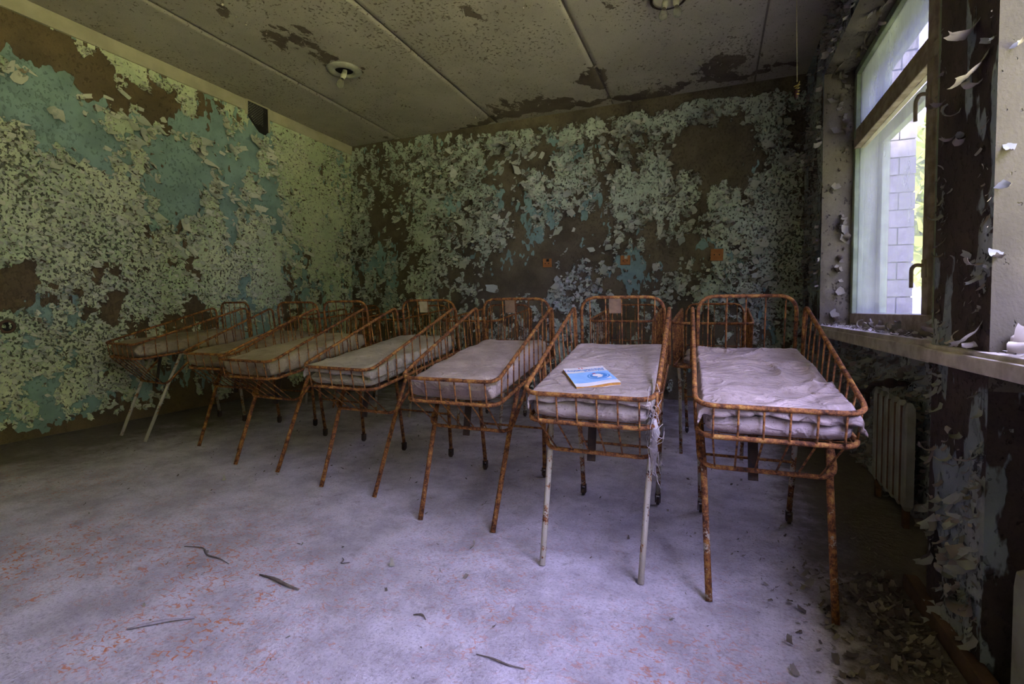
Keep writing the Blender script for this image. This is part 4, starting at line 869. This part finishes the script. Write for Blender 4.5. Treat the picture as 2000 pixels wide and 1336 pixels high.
# ------------------------------------------------------------------ ceiling lamps and hanging cord
def bulb_parts(root, off, tiltv, sc=1.0):
    q = Vector((0, 0, -1)).rotation_difference(Vector(tiltv).normalized()).to_matrix().to_4x4(); q.translation = Vector(off)
    b = MB().lathe([(0.013, 0.0), (0.0135, -0.03), (0.018, -0.045), (0.028, -0.062), (0.031, -0.078), (0.027, -0.095), (0.015, -0.107), (0.0, -0.110)], 16); o = b.obj('bulb', M['bulb'], root, True); o.matrix_local = q @ Matrix.Scale(sc, 4)
    b = MB().lathe([(0.0, 0.03), (0.020, 0.03), (0.022, 0.0), (0.017, -0.022), (0.014, -0.026)], 14); o = b.obj('bulb_holder', M['ceramic'], root, True); o.matrix_local = q @ Matrix.Scale(sc, 4)
    b = MB().lathe([(0.0138, -0.012), (0.0145, -0.02), (0.0138, -0.028)], 12); o = b.obj('bulb_cap', M['rustdark'], root, True); o.matrix_local = q @ Matrix.Scale(sc, 4)
lamp = empty('ceiling_lamp', (-3.02, 3.45, H)); tag(lamp, 'shadeless ceiling lamp with grey dish and hanging clear bulb', 'ceiling lamp')
MB().lathe([(0.075, -0.012), (0.085, -0.030), (0.105, -0.034), (0.145, -0.020), (0.150, -0.010), (0.140, -0.002)], 36).obj('lamp_dish', M['dish'], lamp, True)
MB().lathe([(0.0, -0.008), (0.080, -0.008)], 28).obj('dark_recess', M['black'], lamp)
MB().tube([(0.0, 0.01, 0.0), (0.005, 0.0, -0.05)], 0.020, 12).obj('lamp_stem', M['ceramic'], lamp, True)
bulb_parts(lamp, (0.0, -0.01, -0.065), (-0.12, -0.35, -1), 1.05)
lamp = empty('ceiling_lamp', (-0.31, 3.475, H)); tag(lamp, 'rusty ceiling lamp with two clear bulbs at the top edge', 'ceiling lamp')
MB().lathe([(0.0, -0.006), (0.075, -0.010), (0.085, -0.03), (0.105, -0.034), (0.115, -0.02), (0.115, 0.0)], 32).obj('lamp_dish', M['rust'], lamp, True)
MB().lathe([(0.100, -0.036), (0.118, -0.036), (0.118, -0.002)], 32).obj('lamp_rim', M['iron'], lamp, True)
bulb_parts(lamp, (-0.022, -0.01, -0.075), (-0.10, -0.25, -1), 0.95); bulb_parts(lamp, (0.05, 0.0, -0.070), (0.15, -0.2, -1), 0.95)
cd = empty('hanging_cord', (0.455, 3.6, H)); tag(cd, 'thin cord with dark clotted yellow coil hanging from the ceiling by the window', 'hanging cord')
MB().tube([(0.0, 0, 0), (0.004, 0, -0.3), (0.012, 0, -0.66)], 0.0028, 6).obj('cord', M['cable'], cd, True)
coil = [(0.012 + 0.014 * math.cos(t * 2.1) * (1 + 0.2 * math.sin(t)), 0.012 * math.sin(t * 2.1), -0.66 - 0.010 * t * 0.55 - 0.02 * abs(math.sin(t))) for t in np.linspace(0, 12, 60)]
MB().tube(coil, 0.0035, 6).obj('coil', M['resin'], cd, True)
MB().lathe([(0.0, -0.70), (0.012, -0.705), (0.017, -0.725), (0.013, -0.75), (0.006, -0.77), (0.0, -0.775)], 10, (0.008, 0, 0)).obj('dark_clot', M['clot'], cd, True)

# ------------------------------------------------------------------ debris on the floor
dn = lambda x, y: np.clip(0.06 + 0.95 * np.exp(-((x - 0.42) / 0.20) ** 2) * (y < 2.2) + 0.5 * np.exp(-((x - 0.5) / 0.35) ** 2) + 0.7 * np.exp(-((5.0 - y) / 0.25) ** 2) + 0.8 * np.exp(-((x + 4.3) / 0.12) ** 2) + 0.10 * np.exp(-((y - 2.6) / 0.7) ** 2), 0, 1)
o = debris('floor_debris', 4200, (-4.33, 0.56), (0.6, 5.05), 0.001, (0.004, 0.015), 'flake_floor', 51, dn); tag(o, 'small dark paint chips and grit strewn over the floor', 'debris', kind='stuff')
o = debris('floor_debris', 1100, (0.16, 0.55), (0.7, 1.95), 0.003, (0.010, 0.032), 'flake_floor', 52, lambda x, y: np.clip((x - 0.25) * 5, 0.02, 1)); tag(o, 'drift of fallen paint curls along the skirting in the dark corner', 'debris', kind='stuff')
for i, (x, y, s) in enumerate([(-0.83, 1.60, 0.035), (-1.02, 1.38, 0.03), (0.20, 1.46, 0.03), (-0.97, 1.98, 0.035), (-2.35, 1.75, 0.03)]):
    o = curl([1, 3, 4, 0, 3][i], 'flake_floor' if i in (0, 2) else 'flake_pale', None, (x, y, 0.004), (0, 0, 1), (math.cos(i * 2.1), math.sin(i * 2.1), 0), s, 'paint_chip')
    tag(o, ['dark curled chip on the floor between the third and fourth cots', 'pale chip on the floor in front of the fourth cot', 'dark chip between the front legs of the window cot', 'pale chip in the shade behind the third cot front legs', 'yellowish chip on the floor before the leftmost cots'][i], 'paint chip')
def strand(name, label, pts, rad, mat, cat, flat=1.0):
    b = MB().tube(fillet(pts, 0.05, 4), 1.0, 6)
    P = fillet(pts, 0.05, 4); n = len(P); rr = [rad * (0.25 + 0.75 * math.sin(math.pi * (0.08 + 0.84 * i / (n - 1)))) for i in range(n)]
    o = MB().tube(P, rr, 6).obj(name, M[mat], None, True); tag(o, label, cat); return o
strand('twig', 'thin dark curved twig on the floor at left', [(-1.83, 1.20, 0.003), (-1.75, 1.225, 0.004), (-1.69, 1.185, 0.003), (-1.63, 1.19, 0.004), (-1.56, 1.175, 0.003)], 0.0028, 'reed', 'twig')
strand('dry_stalk', 'thick dark split stalk on the floor left of centre', [(-1.40, 1.166, 0.003), (-1.33, 1.163, 0.007), (-1.27, 1.150, 0.007), (-1.21, 1.15, 0.003)], 0.0055, 'reed', 'dry stalk')
strand('dry_stalk', 'long pale flattened stalk at the lower left of the floor', [(-1.50, 0.82, 0.003), (-1.47, 0.85, 0.005), (-1.43, 0.89, 0.005), (-1.375, 0.926, 0.003)], 0.0045, 'reed_pale', 'dry stalk')
strand('twig', 'thin dark twig on the floor at the bottom centre', [(-0.557, 1.104, 0.003), (-0.51, 1.105, 0.005), (-0.47, 1.098, 0.004), (-0.423, 1.105, 0.002)], 0.0026, 'reed', 'twig')
strand('twig', 'short forked scrap of twig left of the bottom centre twig', [(-0.80, 1.18, 0.003), (-0.775, 1.19, 0.006), (-0.755, 1.175, 0.003)], 0.003, 'reed', 'twig')
strand('twig', 'hooked black scrap of twig in front of the fourth cot', [(-1.22, 1.36, 0.003), (-1.20, 1.345, 0.006), (-1.20, 1.325, 0.004), (-1.175, 1.345, 0.003)], 0.0025, 'reed', 'twig')

# ------------------------------------------------------------------ outside: ground, brick pier, trees
g = MB().box(-30, 60, -40, 50, -0.75, -0.6).obj('ground', M['grass']); g['kind'] = 'structure'
bp = empty('wall_outside', (1.2, 5.6, -0.6)); tag(bp, 'pale brick wing of the building seen through the far window', kind='structure'); binv = Matrix.Translation((-1.2, -5.6, 0.6))
bx0, bx1, by = 1.16, 1.70, 5.62
o = MB().box(bx0, bx1 - 0.012, by + 0.012, by + 0.6, -0.6, 4.6).obj('mortar_core', M['mortar'], bp); o.matrix_parent_inverse = binv
bh, bwid = 0.150, 0.262; bme = {}
for r in range(32):
    z = -0.6 + r * (bh + 0.012); x = bx0 - (0.13 if r % 2 else 0.0)
    while x < bx1 - 0.02:
        a, b = max(x, bx0), min(x + bwid, bx1)
        if b - a > 0.03:
            k = round(b - a, 3)
            if k not in bme: bme[k] = MB().box(0, k, 0, 0.10, 0, bh).mesh('brick'); bme[k].materials.append(M['brick'])
            o = link('brick', bme[k], None, bp); o.matrix_parent_inverse = binv; o.location = (a, by + rnd.uniform(-0.004, 0.004), z)
        x += bwid + 0.012
def tree(x, y, h, rad, n, seed, label):
    rs = np.random.RandomState(seed); root = empty('tree', (x, y, -0.6)); tag(root, label, 'tree', 'trees outside the window')
    MB().tube([(0, 0, 0), (0.1, 0.05, h * 0.3), (0.0, 0.1, h * 0.6), (0.1, 0, h * 0.85)], [0.14, 0.11, 0.07, 0.02], 8).obj('trunk', M['bark'], root, True)
    d = rs.normal(0, 1, (n, 3)); d /= np.linalg.norm(d, axis=1)[:, None]; rr = rs.uniform(0.35, 1, n) ** 0.5
    C = d * rr[:, None] * np.array([rad, rad, h * 0.46]); C[:, 2] += h * 0.56; C += 0.25 * np.sin(C[:, [1, 2, 0]] * 3)
    a = rs.normal(0, 1, (n, 3)); a /= np.linalg.norm(a, axis=1)[:, None]; b = np.cross(a, rs.normal(0, 1, (n, 3))); b /= np.linalg.norm(b, axis=1)[:, None]; s = rs.uniform(0.10, 0.24, n)[:, None]
    P = np.stack([C - a * s, C + b * s * 0.6, C + a * s, C - b * s * 0.6], 1); me = mesh_np('foliage', P.reshape(-1, 3), np.arange(n * 4).reshape(n, 4), False); attr(me, 'rnd', np.repeat(rs.rand(n), 4))
    o = link('foliage', me, M['leaf'], root); o['kind'] = 'stuff'
tree(5.2, 11.5, 5.6, 1.9, 9000, 1, 'yellow-green tree just right of the outside brick wing')
row = 'leafy tree in the row of trees outside the windows'
for i, (x, y, h) in enumerate([(8.3, 7.4, 7.6), (8.1, 3.4, 7.2), (8.4, -0.6, 7.8), (8.2, -4.6, 7.3), (8.5, -8.6, 7.5), (12.6, 9.4, 9.2), (12.5, 5.4, 9.0), (12.7, 1.4, 9.4), (12.5, -2.6, 8.9), (12.6, -6.6, 9.2), (8.6, 16.5, 8.0), (12.6, 13.5, 9.0)]):
    tree(x, y, h, 1.45 if x < 10 else 1.5, 9000, 10 + i, row)
